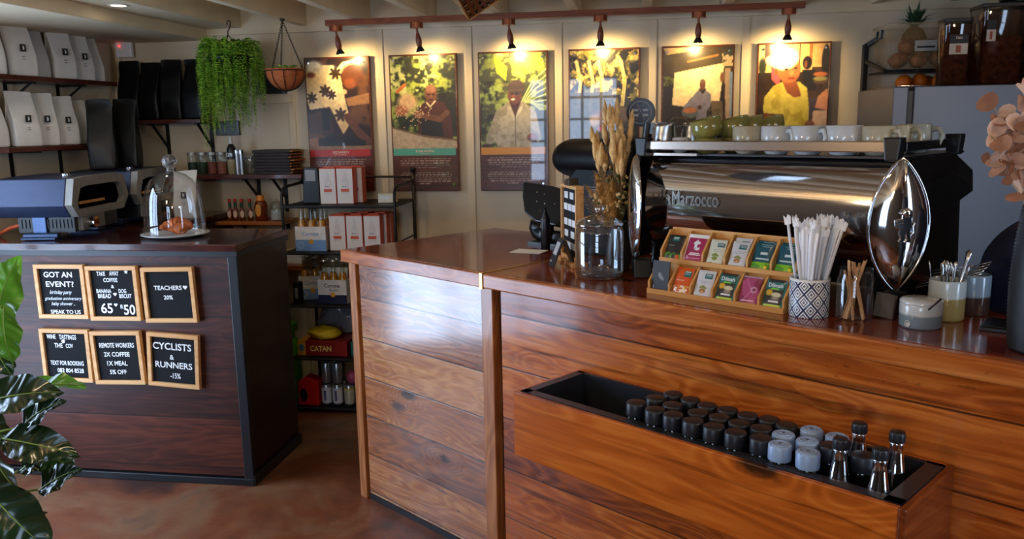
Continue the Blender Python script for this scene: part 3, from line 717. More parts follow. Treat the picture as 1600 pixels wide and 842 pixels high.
# ================================================================== six letter boards on the dark counter
Woak = wood('oak_frame', (196, 134, 76), (220, 166, 106), (236, 192, 136), rough=.45, coat=.1, fig=2, bump=.04)
M_felt = mat('black_felt', (14, 16, 22), .95, bump=.4, vscale=400)
M_let = mat('white_letters', (236, 238, 240), .45)
P = .245/444.0
LB = [
 ((-2.570, .8885), .3, 'GOT AN EVENT', 'letter board advertising events, topmost of the column by the potted plant',
   [('GOT AN', 333, 172, 256, 46), ('EVENT?', 342, 250, 250, 46), ('birthday party', 342, 322, 200, 40, 1), ('graduation anniversary', 357, 373, 334, 36, 1), ('baby shower ..', 352, 417, 212, 38, 1), ('SPEAK TO US', 366, 482, 270, 34)], (353, 312)),
 ((-2.314, .884), .8, 'TAKE AWAY', 'letter board listing take away coffee prices, middle one of the upper row',
   [('TAKE', 708, 164, 74, 34), ('AWAY', 824, 162, 82, 36), ('COFFEE', 787, 216, 124, 34), ('&', 800, 269, 26, 28), ('BANANA', 718, 306, 132, 34), ('BREAD', 719, 347, 116, 34), ('DOG', 882, 306, 66, 34), ('BISCUIT', 904, 347, 108, 34), ('65', 727, 448, 104, 84), ('R', 862, 436, 26, 34), ('50', 926, 460, 100, 84)], (805, 325)),
 ((-2.046, .881), 1.2, 'TEACHERS', 'letter board with a teachers discount, in the upper row by the counter corner',
   [('TEACHERS', 1278, 280, 240, 36), ('20%', 1274, 358, 78, 34)], (1288, 337)),
 ((-2.582, .5915), -.2, 'WINE', 'letter board about wine tastings, lower board by the potted plant',
   [('WINE', 274, 128, 82, 38), ('TASTINGS', 424, 130, 156, 40), ('THE', 333, 202, 74, 38), ('COV', 432, 204, 66, 36), ('TEXT FOR BOOKING', 393, 352, 304, 38), ('082 804 8528', 419, 415, 240, 38)], (400, 285)),
 ((-2.326, .5875), 1.5, 'REMOTE', 'letter board offering remote workers a deal, middle one of the lower row',
   [('REMOTE WORKERS', 842, 196, 312, 40), ('2X COFFEE', 834, 272, 230, 38), ('1X MEAL', 829, 348, 182, 38), ('5% OFF', 827, 422, 150, 38)], (844, 300)),
 ((-2.055, .582), -3.3, 'CYCLISTS', 'letter board for cyclists and runners, tilted, below the teachers board',
   [('CYCLISTS', 1312, 216, 334, 58), ('&', 1308, 306, 36, 40), ('RUNNERS', 1322, 372, 322, 52), ('-15%', 1334, 460, 90, 46)], (1325, 330))]
def heart(b, cx, cz, s, y):
    pts = [(cx+s*.05*16*sin(a)**3, cz+s*.05*(13*cos(a)-5*cos(2*a)-2*cos(3*a)-cos(4*a))) for a in np.linspace(0, 2*pi, 24, endpoint=False)]
    b.prism(pts, y-.001, y, 'y')
for (cx, cz), rot, nm, lab, lines, (zx, zy) in LB:
    t = thing('letter_board', lab, 'letter board', (cx, 3.272, cz), 0, 'letter boards on the dark counter'); t.rotation_euler = (0, R(-rot), 0)
    h = .1235; fw = .0185
    b = MB()
    b.box(-h, h, -.022, -.0, h-fw, h); b.box(-h, h, -.022, 0, -h, -h+fw); b.box(-h, -h+fw, -.022, 0, -h+fw, h-fw); b.box(h-fw, h, -.022, 0, -h+fw, h-fw)
    b.build('frame', Woak, t, bevel=.0015)
    b = MB(); b.box(-h+fw, h-fw, -.010, -.001, -h+fw, h-fw)
    for i in range(40):
        z = -h+fw+.0026+.0052*i
        if z < h-fw-.002: b.box(-h+fw, h-fw, -.0112, -.010, z-.0014, z+.0014)
    b.build('felt', M_felt, t)
    for q in lines:
        b = MB(); ftext(b, q[0], (q[1]-zx)*P, -(q[2]-zy)*P, q[3]*P, q[4]*P, -.0125, .0010, .0 if len(q) > 5 else .018, .35 if len(q) > 5 else 0); b.build('lettering', M_let, t)
    b = MB()
    if nm == 'TEACHERS': heart(b, (1428-zx)*P, -(277-zy)*P, .013, -.0122)
    if nm == 'TAKE AWAY':
        heart(b, (814-zx)*P, -(332-zy)*P, .011, -.0122); heart(b, (810-zx)*P, -(420-zy)*P, .011, -.0122)
        b.prism([((932-zx)*P+(.010 if i % 2 == 0 else .005)*sin(2*pi*i/10), -(150-zy)*P+(.010 if i % 2 == 0 else .005)*cos(2*pi*i/10)) for i in range(10)], -.0132, -.0122, 'y')
    if nm == 'WINE': b.cyl(.0085, 0, .001, 16, T((381-zx)*P, -.0122, -(166-zy)*P, 90))
    if b.v: b.build('symbol', M_let, t)
# ================================================================== shelves on the walls
Wshelf = wood('shelf_wood', (40, 14, 10), (72, 28, 20), (104, 46, 32), rough=.35, coat=.3, fig=3)
Wshelfo = wood('shelf_orange_wood', (96, 44, 16), (150, 80, 30), (186, 112, 50), rough=.35, coat=.3, fig=3)
def bracket(par, x, y, z, dep, h, axis='y', brace=True):
    # against the wall behind +Y; the arm runs towards -Y under the board
    b = MB(); w = .022
    b.box(x-w/2, x+w/2, y-.006, y, z-h, z); b.box(x-w/2, x+w/2, y-dep, y, z-.008, z)
    if brace: b.bar((x, y-dep*.85, z-.008), (x, y-.004, z-h*.62), .016, .006)
    return b.build('bracket', M_black, par)
def shelf(label, x0, x1, y0, y1, ztop, th, m, brs, h=.2, rot=0, loc=None, brace=True):
    t = thing('wall_shelf', label, 'shelf', loc if loc else (0, 0, 0), rot)
    b = MB(); b.box(x0, x1, y0, y1, ztop-th, ztop); b.build('board', m, t, bevel=.002)
    for q in brs: bracket(t, q, y1, ztop-th, (y1-y0)*.85, h, brace=brace)
    return t
# on wall_left (local x runs along the wall)
shelf('upper dark shelf board of white coffee bags by the ceiling soffit', -.46, .46, -.20, 0, 0, .024, Wshelf, (-.16, .22), .17, R(90), (-3.15, 3.92, 1.866))
shelf('lower dark shelf board of white coffee bags, under the other bag shelf', -.34, .42, -.20, 0, 0, .024, Wshelf, (-.10, .26), .19, R(90), (-3.15, 3.84, 1.525), False)
# on wall_back
shelf('dark shelf board carrying black coffee bags beside the hanging fern', -3.08, -2.50, 4.44, 4.65, 1.652, .022, Wshelf, (-2.83, -2.545), .24)
shelf('dark shelf board with jars, glasses and a stack of menus', -2.72, -1.90, 4.42, 4.65, 1.333, .024, Wshelf, (-2.27, -2.10, -1.93), .21)
shelf('narrow orange-edged shelf board with sauce bottles and honey', -2.47, -2.03, 4.42, 4.65, 1.065, .022, Wshelfo, (-2.38, -2.10), .05)
shelf('low wooden shelf board behind the metal rack holding papers', -2.35, -1.90, 4.40, 4.65, .815, .03, Wshelfo, (-2.2,), .12)

# ------------------------------------------------------------------ coffee bags
M_bagw = mat('white_bag', (216, 214, 212), .5, var=.02, bump=.06, vscale=30); M_bagk = mat('black_bag', (7, 7, 8), .40, spec=.3, bump=.1, vscale=30)
M_lab = mat('black_label', (14, 14, 18), .5)
def bagmesh(w, d, h, seed, fold=.5):
    b = MB(); n = 28; lv = [0, .010, .05, .2, .36, .52, .66, .78, .88, .95, .985, 1.0]
    vs = []; fs = []
    for i, q in enumerate(lv):
        tp = max(0, (q-.36)/.64); dd = d*(1-min(1, tp*1.12)**.9*.965)*(1.0 if q > .02 else .93); ww = w*(1-.05*tp)*(1.0 if q > .02 else .96)
        for k in range(n):
            a = 2*pi*k/n; ca, sa = cos(a), sin(a); ex = .26
            x = ww/2*abs(ca)**ex*(1 if ca >= 0 else -1); y = dd/2*abs(sa)**ex*(1 if sa >= 0 else -1)
            if abs(ca) > .93: x *= 1-.20*math.sin(pi*min(1, q*1.15))*min(1, tp*2.2+.08)      # side gusset folds in
            z = h*q
            nz = mnoise.noise(Vector((x*16, y*16+seed*3.1, z*13+seed)))
            nz2 = mnoise.noise(Vector((x*40+seed, y*40, z*34)))
            f = min(1, q*5)*(1-.3*q)
            x += (nz*.007+nz2*.004)*f; y += (nz*.013+nz2*.005)*f + (.014*fold*math.sin(x*22+seed) if q > .8 else 0)*tp + .018*tp**1.5
            z += .006*nz*(1 if q > .9 else 0)
            vs.append((x, y, z))
    for i in range(len(lv)-1):
        for k in range(n):
            k2 = (k+1) % n; fs.append((i*n+k, i*n+k2, (i+1)*n+k2, (i+1)*n+k))
    fs.append(tuple(range(n-1, -1, -1))); fs.append(tuple((len(lv)-1)*n+k for k in range(n)))
    b.add(vs, fs, None, 0, True)
    return b
def bag(loc, rz, w, d, h, seed, label, group, black=False, emblem=True):
    t = thing('coffee_bag', label, 'coffee bag', loc, rz, group)
    bagmesh(w, d, h, seed, .6).build('pouch', M_bagk if black else M_bagw, t, sub=1)
    if not black and emblem:
        y = -d/2-.004
        b = MB(); b.box(-.013, .013, y-.0012, y+.004, h*.44, h*.44+.034); b.build('emblem', M_lab, t)
        b = MB(); b.prism([(-.004, 0), (.004, .002), (.005, .012), (.001, .020), (-.004, .018), (-.002, .010)], y-.0018, y-.001, 'y', T(0, 0, h*.44+.007))
        for i in range(2): b.box(-.008, .006, y-.0012, y+.004, h*.30+.012*i, h*.30+.012*i+.0025, mi=1)
        b.build('print', [M_white, M_grey], t)
    return t
WG = 'white coffee bags on the wall shelves'; z1, z2 = 1.8665, 1.5255
for y, x, rz, w, d, h, e, lab in [
    (3.560, -3.050, 66, .125, .105, .262, False, 'white coffee bag at the free end of the upper shelf, no emblem in sight'),
    (3.738, -3.040, 68, .150, .110, .268, True, 'wide white coffee bag with black emblem, second on the upper shelf'),
    (3.908, -3.085, 74, .125, .09, .245, False, 'white coffee bag pushed back into shade, third on the upper shelf'),
    (4.052, -3.045, 66, .125, .105, .280, True, 'white coffee bag with a tall folded top, fourth on the upper shelf'),
    (4.196, -3.040, 70, .125, .10, .250, True, 'white coffee bag with flat top, fifth on the upper shelf'),
    (4.325, -3.055, 72, .095, .09, .24, False, 'white coffee bag nearest the room corner on the upper shelf')]:
    bag((x, y, z1), R(rz), w, d, h, y*7, lab, WG, False, e)
for y, x, rz, w, d, h, e, lab in [
    (3.570, -3.085, 74, .115, .09, .25, False, 'shaded white coffee bag pushed back at the free end of the lower shelf'),
    (3.708, -3.030, 66, .135, .11, .270, True, 'white coffee bag with black emblem, second on the lower shelf'),
    (3.862, -3.035, 58, .115, .10, .268, True, 'narrow white coffee bag, third on the lower shelf'),
    (4.005, -3.035, 66, .130, .105, .255, True, 'white coffee bag partly hidden by black bags, fourth on the lower shelf'),
    (4.145, -3.05, 70, .115, .09, .24, False, 'white coffee bag behind the black bags at the corner of the lower shelf')]:
    bag((x, y, z2), R(rz), w, d, h, y*5+2, lab, WG, False, e)
bag((-2.50, 4.23, 1.106), R(12), .13, .085, .265, 33, 'white coffee bag standing on the dark counter behind the glass cloche', None)
BG = 'black coffee bags'
for x, h, w, rz, lab in [(-2.985, .345, .150, 3, 'black coffee bag nearest the room corner on the back shelf'), (-2.852, .33, .148, -3, 'black coffee bag second from the corner on the back shelf'),
                     (-2.716, .345, .145, 4, 'black coffee bag third from the corner on the back shelf'), (-2.575, .345, .150, -2, 'black coffee bag beside the hanging fern on the back shelf')]:
    bag((x, 4.545, 1.6525), R(rz), w*.88, .085, h, x*9, lab, BG, True)
bag((-2.838, 4.03, 1.392), R(24), .135, .085, .37, 3, 'black coffee bag on top of the rear oven, beside the white bags', BG, True)
bag((-2.795, 4.18, 1.392), R(10), .135, .085, .375, 9, 'black coffee bag on top of the rear oven, towards the hanging fern', BG, True)

# ------------------------------------------------------------------ alarm box, wall panels
t = thing('alarm_box', 'small white alarm box with a red light high in the room corner', 'alarm box', (-3.03, 4.615, 2.02))
b = MB(); b.box(-.05, .05, -.03, .0, 0, .095); b.build('case', M_white, t, bevel=.005)
b = MB(); b.sphere(.006, 10, T(-.022, -.031, .065)); b.build('light', mat('red_led', (255, 40, 30), .3, emit=(255, 40, 25), estr=6), t)
M_panel = mat('dark_panel', (34, 32, 36), .35, coat=.2)
t = thing('wall_panel', 'dark flat wall panel half hidden by the trailing fern', 'wall panel', (-2.436, 4.65, 1.555))
b = MB(); b.box(-.075, .075, -.02, 0, 0, .085); b.build('panel', M_panel, t, bevel=.003)
t = thing('wall_panel', 'dark flat wall panel with a pale tray below, behind the hanging basket', 'wall panel', (-2.15, 4.65, 1.79))
b = MB(); b.box(-.10, .10, -.02, 0, 0, .12); b.build('panel', M_panel, t, bevel=.003)
b = MB(); b.box(-.11, .13, -.018, 0, -.055, -.006); b.box(-.11, .13, -.03, -.018, -.055, -.045); b.build('tray', M_wall, t, bevel=.003)

# ------------------------------------------------------------------ hanging fern
M_chain = mat('dark_chain', (30, 26, 22), .5, metal=.4)
M_fern = mat('fern_leaf', (164, 204, 70), .5, var=.25, vscale=60, sss=0); M_fern2 = mat('fern_leaf_dark', (92, 150, 44), .5, var=.2, vscale=60)
def chainpts(a, b): return [Vector(a)+(Vector(b)-Vector(a))*i/10 for i in range(11)]
def chain(b, p, q, r=.0028):
    p = Vector(p); q = Vector(q); n = int((q-p).length/.013); d = (q-p).normalized()
    sd = d.cross(Vector((0, 1, .2))).normalized(); s2 = d.cross(sd)
    for i in range(n):
        c = p+(q-p)*((i+.5)/n); e = sd if i % 2 else s2
        b.tube([c+d*.009*cos(a)+e*.0045*sin(a) for a in np.linspace(0, 2*pi, 8, endpoint=False)], .0014, 4, closed=True)
t = thing('hanging_fern', 'bushy trailing green plant hanging from the ceiling joist on chains', 'hanging plant', (-2.215, 4.30, 2.167))
b = MB(); b.tube([(.0, 0, 0.0), (0, 0, .015), (.012, 0, .022), (.02, 0, .01), (.012, 0, -.02), (0, 0, -.035), (0, 0, -.055)], .003, 6, M=T(0, 0, -.02)); b.build('hook', M_chain, t)
b = MB()
for k in range(3):
    a = 2*pi*k/3+.3; chain(b, (0, 0, -.075), (.11*cos(a), .11*sin(a), -.20))
b.build('hanging_chain', M_chain, t)
b = MB(); b.lathe([(0, -.34), (.07, -.34), (.12, -.20), (.125, -.19), (.10, -.19), (.0, -.20)], 24); b.build('pot', M_blackpl, t)
rs = random.Random(3); b = MB()
def fleaf(b, p, dr, s, mi):
    dr = Vector(dr).normalized(); sd = dr.cross(Vector((0, 0, 1)));
    if sd.length < .05: sd = Vector((1, 0, 0))
    sd.normalize(); up = sd.cross(dr)
    p = Vector(p); b.add([p, p+dr*s*.5+sd*s*.42+up*s*.1, p+dr*s, p+dr*s*.5-sd*s*.42+up*s*.1], [(0, 1, 2, 3)], None, mi, False)
for k in range(250):
    a = rs.uniform(0, 2*pi); rr = .155*math.sqrt(rs.uniform(.02, 1)); ln = rs.uniform(.22, .46)*(1.12 if cos(a) < .2 else .85)
    if k % 9 == 0: ln += .12
    x0, y0 = .5*rr*cos(a), .5*rr*sin(a); pts = []
    top = -.165+rs.uniform(-.02, .04); n = int(ln/.0085)
    for i in range(n):
        q = i/n; arc = min(1, q*3.2)
        x = x0+(rr-.5*rr)*cos(a)*math.sin(arc*pi/2)*1.25+.004*math.sin(q*17+k); y = y0+(rr-.5*rr)*sin(a)*math.sin(arc*pi/2)*1.25
        z = top+.035*math.sin(arc*pi)-max(0, q-.18)*ln*1.05
        s = .019*(1-.5*q); mi = 1 if (rs.random() < .35 or rr < .07) else 0
        for sg in (0, pi):
            an = sg+rs.uniform(-.7, .7)+k; fleaf(b, (x, y, z), (cos(an), sin(an), -.55), s, mi)
b.build('foliage', [M_fern, M_fern2], t)
# ------------------------------------------------------------------ hanging basket
t = thing('hanging_basket', 'round terracotta-coloured hanging basket in a black wire cage, small green plant', 'hanging basket', (-1.90, 4.30, 2.167))
b = MB(); b.cyl(.012, -.012, 0, 12); b.build('hook', M_chain, t)
b = MB()
for k in range(3):
    a = 2*pi*k/3+.15; chain(b, (0, 0, -.012), (.097*cos(a), .097*sin(a), -.272))
b.build('hanging_chain', M_chain, t)
b = MB(); b.lathe([(0, -.374)]+[(.103*sin(a), -.272-.102*cos(a)) for a in np.linspace(.15, pi/2, 9)]+[(.106, -.262), (.094, -.262), (.085, -.285), (0, -.29)], 28); b.build('bowl', mat('terracotta_fibre', (176, 92, 44), .8, bump=.3, vscale=60, var=.12), t)
b = MB()
for k in range(10):
    a = 2*pi*k/10; b.tube([(.107*sin(q)*cos(a), .107*sin(q)*sin(a), -.272-.106*cos(q)) for q in np.linspace(.05, pi/2, 8)], .0022, 5)
b.tube([(.108*cos(a), .108*sin(a), -.272) for a in np.linspace(0, 2*pi, 28, endpoint=False)], .0025, 5, closed=True)
b.build('wire_cage', M_chain, t)
b = MB()
for k in range(90):
    a = rs.uniform(0, 2*pi); q = rs.uniform(0, .075); fleaf(b, (.01+q*cos(a), q*sin(a), -.285+rs.uniform(0, .03)), (cos(a), sin(a), rs.uniform(.3, 1.4)), .022, k % 2)
b.build('foliage', [M_fern2, M_fern], t)

# ------------------------------------------------------------------ jars, bottles and menus on the shelf
ZS = 1.3335
M_jarg = thin_glass('jar_glass', (236, 240, 238), .03, 1.0, .07)
M_lidg = mat('grey_lid', (150, 150, 146), .35, metal=.5)
def jar(x, y, r, h, content, label, z=ZS):
    t = thing('storage_jar', label, 'jar', (x, y, z), 0, 'jars on the menu shelf')
    b = MB(); b.lathe([(0, .002), (r, .002), (r, h-.02), (r*.9, h-.012)], 18); b.build('glass', M_jarg, t)
    b = MB(); b.cyl(r*.94, .004, h*.55, 16); b.build('contents', content, t)
    b = MB(); b.cyl(r*.95, h-.016, h, 16); b.build('lid', M_lidg, t)
for k, (x, cc, nm) in enumerate([(-2.60, (40, 60, 44), 'glass jar of dark green contents at the oven end of the jar row'), (-2.535, (44, 66, 46), 'glass jar of green contents, second in the jar row'), (-2.475, (150, 74, 60), 'glass jar of reddish contents, third in the jar row'), (-2.415, (170, 100, 84), 'glass jar of pink contents beside the dark bottle')]):
    jar(x, 4.50, .029, .128, mat('jar_fill_%d' % k, cc, .6), nm)
t = thing('spice_bottle', 'bottle with black label and pale lower half on the jar shelf', 'bottle', (-2.352, 4.50, ZS))
b = MB(); b.lathe([(0, 0), (.026, 0), (.026, .085)], 18); b.build('body', mat('pale_grain', (170, 160, 120), .5), t)
b = MB(); b.lathe([(.0265, .085), (.0265, .145), (.018, .165), (.010, .175)], 18); ftext(b, '1270', 0, .112, .034, .02, -.0268, .0002, mi=1); b.build('label', [M_blackpl, M_white], t)
b = MB(); b.cyl(.011, .170, .215, 14); b.build('neck', mat('white_cap', (210, 214, 216), .4), t)
for x, lab in ((-2.315, 'slim steel shaker tube beside the dark bottle'), (-2.288, 'slim steel shaker tube beside the drinking glasses')):
    t = thing('shaker_tube', lab, 'shaker', (x, 4.49, ZS), 0, 'steel tubes on the jar shelf'); b = MB(); b.cyl(.0125, 0, .118, 16); b.build('tube', M_steel, t); b = MB(); b.cyl(.0128, .118, .138, 16); b.build('lid', M_chrome, t)
gl = None
M_tan = mat('tan_fill', (172, 134, 92), .6)
for k, (x, y) in enumerate([(-2.245, 4.49), (-2.185, 4.49), (-2.215, 4.57), (-2.145, 4.55)]):
    if gl is None:
        gl = thing('drinking_glass', 'small footed glass beside the menu stack', 'glass', (x, y, ZS), 0, 'glasses on the jar shelf')
        b = MB(); b.lathe([(0, 0), (.022, 0), (.022, .004), (.010, .014), (.016, .03), (.026, .06), (.026, .10)], 18); b.build('bowl', M_jarg, gl)
    else: dup(gl, (x, y, ZS), 0)
Wmen = mat('menu_brown', (34, 18, 12), .6, bump=.1); M_tan2 = mat('menu_edge', (150, 96, 40), .6)
for k in range(8):
    t = thing('menu_folder', 'dark brown menu folder with tan page edges in the stack on the shelf', 'menu', (-2.075+.006*math.sin(k*2.3), 4.535, ZS+.0005+.0172*k), R(2*math.sin(k*3.7)), 'stack of menu folders')
    b = MB(); b.box(-.122, .10, -.09, .09, 0, .0035); b.box(-.122, .10, -.09, .09, .0125, .016); b.box(-.122, -.116, -.09, .09, .0035, .0125); b.box(-.116, .098, -.09, -.086, .0035, .0125); b.build('cover', Wmen, t, bevel=.001)
    b = MB(); b.box(-.115, .112+.01*math.sin(k*1.9), -.084, .084, .0036, .0124); b.build('pages', M_tan2, t)
    if k == 7: t['label'] = 'dark brown menu folder lying on top of the menu stack'; del t['group']

# ------------------------------------------------------------------ sauce shelf
ZL = 1.0655
M_red = mat('red_cap', (190, 34, 30), .4); M_grn = mat('green_band', (24, 70, 44), .5); M_sauce = mat('red_sauce', (120, 46, 24), .2, coat=.5); M_lbl = mat('sauce_label', (224, 196, 180), .6)
s0 = None
for k, x in enumerate((-2.372, -2.338, -2.298, -2.248)):
    if s0 is None:
        s0 = thing('sauce_bottle', 'small hot sauce bottle with red cap and green neck band', 'sauce bottle', (x, 4.47, ZL), 0, 'hot sauce bottles in a row')
        b = MB(); b.lathe([(0, 0), (.014, 0), (.0145, .06), (.007, .075), (.006, .085)], 16); b.build('body', M_sauce, s0)
        b = MB(); b.prism([(-.011, .028), (0, .014), (.011, .028), (.011, .05), (0, .062), (-.011, .05)], -.0152, -.0140, 'y'); b.build('label', M_lbl, s0)
        b = MB(); b.cyl(.0085, .076, .108, 14); b.build('neck_band', M_grn, s0)
        b = MB(); b.cyl(.0095, .108, .126, 14); b.build('cap', M_red, s0)
    else: dup(s0, (x, 4.47, ZL), .2*k)
t = thing('honey_bottle', 'amber honey bottle with orange cap on the sauce shelf', 'honey bottle', (-2.182, 4.475, ZL))
b = MB(); b.lathe([(0, 0), (.034, 0), (.037, .01), (.035, .045), (.040, .08), (.034, .105), (.022, .118)], 20); b.build('body', mat('honey', (110, 42, 8), .12, coat=.5), t)
b = MB(); b.prism([(.017*cos(a), .062+.036*sin(a)) for a in np.linspace(0, 2*pi, 20, endpoint=False)], -.0395, -.034, 'y'); b.build('label', mat('honey_label', (226, 150, 40), .5), t)
b = MB(); b.cyl(.024, .116, .146, 20, r1=.020); b.build('cap', mat('orange_cap', (222, 128, 24), .4), t)
t = thing('sugar_jar', 'clear glass jar with knobbed lid at the end of the sauce shelf', 'jar', (-2.088, 4.485, ZL))
b = MB(); b.lathe([(0, .002), (.036, .004), (.040, .02), (.040, .075), (.034, .09)], 20); b.build('glass', M_jarg, t)
b = MB(); b.lathe([(.042, .088), (.040, .094), (.02, .108), (.007, .112), (.008, .122), (.004, .128), (0, .128)], 20); b.build('lid', M_jarg, t)
b = MB(); b.cyl(.037, .006, .06, 18); b.build('contents', mat('sugar', (205, 205, 205), .8), t)
t = thing('small_card', 'small pale card standing between sauce bottles and honey', 'card', (-2.222, 4.50, ZL)); b = MB(); b.box(-.012, .012, -.004, .004, 0, .07); b.build('card', M_grey, t)
for k in range(4):
    b = MB(); b.box(-.11, .09, -.08, .08, 0, .018); o = b.build('paper_stack', M_paper, bevel=.003); tag(o, ['folded pale paper stack at the bottom of the low shelf pile', 'pale paper stack second in the low shelf pile', 'pale paper stack third in the low shelf pile', 'cream cloth folded on top of the low shelf pile'][k], 'papers', 'papers on the low shelf', (-2.03+.01*k, 4.52, .8155+.0185*k), .05*k)
    if k == 3: o.data.materials.clear(); o.data.materials.append(mat('cream_cloth', (226, 206, 160), .8))

# ------------------------------------------------------------------ two countertop ovens
M_ovb = mat('oven_sky_tint', (44, 54, 80), .34, metal=.4, var=.03); M_ovf = mat('oven_face', (136, 132, 126), .42, metal=.4); M_ovk = mat('oven_black', (10, 10, 11), .4)  # blue of the reflected sky is put into the housing colour
def oven(label, loc, rz):
    t = thing('pizza_oven', label, 'oven', loc, rz, 'pair of hexagonal ovens')
    # local: mouth faces +X, profile in YZ
    prof = [(.045, .102), (0, .160), (.038, .278), (.15, .284), (.43, .284), (.50, .270), (.53, .165), (.47, .102)]
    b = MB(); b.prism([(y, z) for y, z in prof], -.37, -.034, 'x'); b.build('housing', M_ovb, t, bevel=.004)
    ins = [(.26+(y-.26)*.985, .19+(z-.19)*.985) for y, z in prof]; hole = [(.06, .135), (.085, .228), (.12, .238), (.42, .238), (.455, .225), (.48, .165), (.45, .135)]
    b = MB(); n = len(ins)
    # face ring: outer outline to window outline
    ho = [(.062, .136), (.052, .165), (.090, .232), (.15, .240), (.42, .240), (.462, .226), (.484, .165), (.452, .136)]
    vs = [(.0, y, z) for y, z in ins]+[(.0, y, z) for y, z in ho]+[(-.03, y, z) for y, z in ho]
    fs = [(i, (i+1) % n, n+(i+1) % n, n+i) for i in range(n)]+[(n+i, n+(i+1) % n, 2*n+(i+1) % n, 2*n+i) for i in range(n)]
    b.add(vs, fs); b.add([(-.036, y, z) for y, z in ins]+[(0, y, z) for y, z in ins], [(i, (i+1) % n, n+(i+1) % n, n+i) for i in range(n)])
    b.box(-.004, .002, .19, .25, .246, .268, mi=0); b.build('front_frame', M_ovf, t)
    b = MB(); b.prism(ho, -.032, -.029, 'x'); b.build('window', mat('oven_window', (3, 2, 2), .9, spec=.0), t)
    b = MB(); b.box(-.012, -.004, .075, .30, .158, .170); b.build('stone_edge', mat('oven_gold', (196, 140, 70), .4, metal=.4), t)
    b = MB(); b.box(-.30, -.035, .07, .46, .03, .105)
    for i in range(14): b.box(-.29+.018*i, -.282+.018*i, .066, .07, .05, .09)
    b.build('burner_box', M_ovk, t)
    b = MB(); b.box(-.035, -.015, .10, .30, .035, .105); b.build('control_panel', M_ovf, t)
    b = MB(); b.cyl(.026, 0, .03, 20, T(-.015, .17, .066, 0, 90)); b.build('knob', M_chrome, t, bevel=.003)
    b = MB(); b.box(-.225, -.165, .058, .066, .022, .105); b.build('leg_plate', mat('oven_blue_plate', (74, 98, 140), .35, metal=.3), t)
    for y in (.045, .42):
        b = MB(); b.box(-.26, -.10, y-.035, y+.035, 0.004, .012); b.rod((-.26, y, .016), (-.10, y, .016), .0155, 14); b.build('foot', mat('oven_foot', (48, 62, 88), .35, metal=.5), t)
    b = MB(); b.cyl(.022, .284, .294, 18, T(-.12, .19, 0)); b.build('vent_cap', M_chrome, t)
    return t
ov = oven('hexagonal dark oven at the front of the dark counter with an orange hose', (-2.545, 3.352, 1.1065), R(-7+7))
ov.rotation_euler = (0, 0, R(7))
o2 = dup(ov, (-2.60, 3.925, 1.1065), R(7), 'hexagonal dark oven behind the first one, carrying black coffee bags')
b = MB(); b.tube([(-2.86, 3.44, 1.165), (-2.90, 3.44, 1.163), (-2.95, 3.445, 1.150), (-3.0, 3.46, 1.130), (-3.05, 3.49, 1.117), (-3.12, 3.55, 1.115)], .0085, 10); tag(b.build('gas_hose', mat('orange_hose', (226, 100, 56), .5)), 'orange gas hose running from the front oven along the counter', 'hose')

# ------------------------------------------------------------------ cloche, plate, croissants
cx, cyy, cz = -2.140, 3.505, 1.1065
t = thing('cake_plate', 'round white plate under the glass cloche on the dark counter', 'plate', (cx, cyy, cz))
b = MB(); b.lathe([(0, .0), (.10, 0), (.118, .004), (.150, .014), (.152, .017), (.146, .017), (.115, .009), (0, .008)], 40); b.build('dish', M_white, t)
t = thing('glass_cloche', 'clear glass dome with round knob covering croissants', 'cloche', (cx, cyy, cz+.0165))
dome = [(.135, 0), (.136, .01), (.134, .06), (.130, .12), (.124, .17), (.113, .21), (.093, .245), (.066, .268), (.036, .281), (.016, .288)]
b = MB(); b.lathe(dome, 40); b.build('dome', thin_glass('cloche_glass', (246, 248, 250), .01, 1.25, .06), t)
b = MB(); b.lathe([(.017, .285), (.016, .300), (.020, .304)], 24)
b.sphere(.033, 20, T(0, 0, .330)); b.build('knob', mat('solid_glass', (235, 235, 240), .02, trans=.9, ior=1.45, var=0.001), t)
M_cro = mat('pastry', (190, 98, 40), .45, var=.28, vscale=35, bump=.3)
def croissant(name, loc, rz, s, label):
    b = MB(); n = 60; pts = []; rad = []
    for i in range(n+1):
        q = i/n*2-1; a = q*1.25; pts.append((.055*sin(a)*s, .05*(1-cos(a))*s, (.026*(1-.3*abs(q)))*s)); rad.append(max(.004, .032*s*(1-abs(q)**1.5*.82)*(1.10-.24*((abs(q)*3.4+.15) % 1.0))))
    b.tube(pts, rad, 14, flat=.85); o = b.build(name, M_cro); tag(o, label, 'pastry', 'croissants under the cloche', loc, rz); return o
croissant('croissant', (cx-.012, cyy+.045, cz+.0165), R(195), 1.30, 'golden croissant under the cloche, standing higher at the plate centre')
croissant('croissant', (cx+.045, cyy-.035, cz+.0165), R(150), .98, 'golden croissant under the cloche, lying flat towards the counter corner')
# ================================================================== black metal rack between the counters
RX0, RX1, RY0, RY1 = -1.935, -1.30, 4.22, 4.60
rk = thing('metal_rack', 'black wire-edged metal rack with five shelves against the wall', 'rack', (RX0, RY0, 0))
Lx, Ly = RX1-RX0, RY1-RY0
def hoop(x, par):
    # bent side frame: front upright curving back to a taller rear upright
    b = MB(); b.tube([(x, 0, 0), (x, 0, 1.20), (x, .004, 1.235), (x, .02, 1.262), (x, .05, 1.275), (x, Ly-.0, 1.285)], .0085, 8)
    return b.build('front_upright', M_black, par)
hoop(0, rk); hoop(Lx, rk)
for x in (0, Lx):
    b = MB(); b.tube([(x, Ly, 0), (x, Ly, 1.335)], .010, 10); b.sphere(.016, 12, T(x, Ly, 1.345)); b.build('rear_upright', M_black, rk)
b = MB(); b.rod((0, Ly, 1.305), (Lx, Ly, 1.305), .006, 8); b.build('top_bar', M_black, rk)
SH = [1.178, .922, .625, .322, .032]
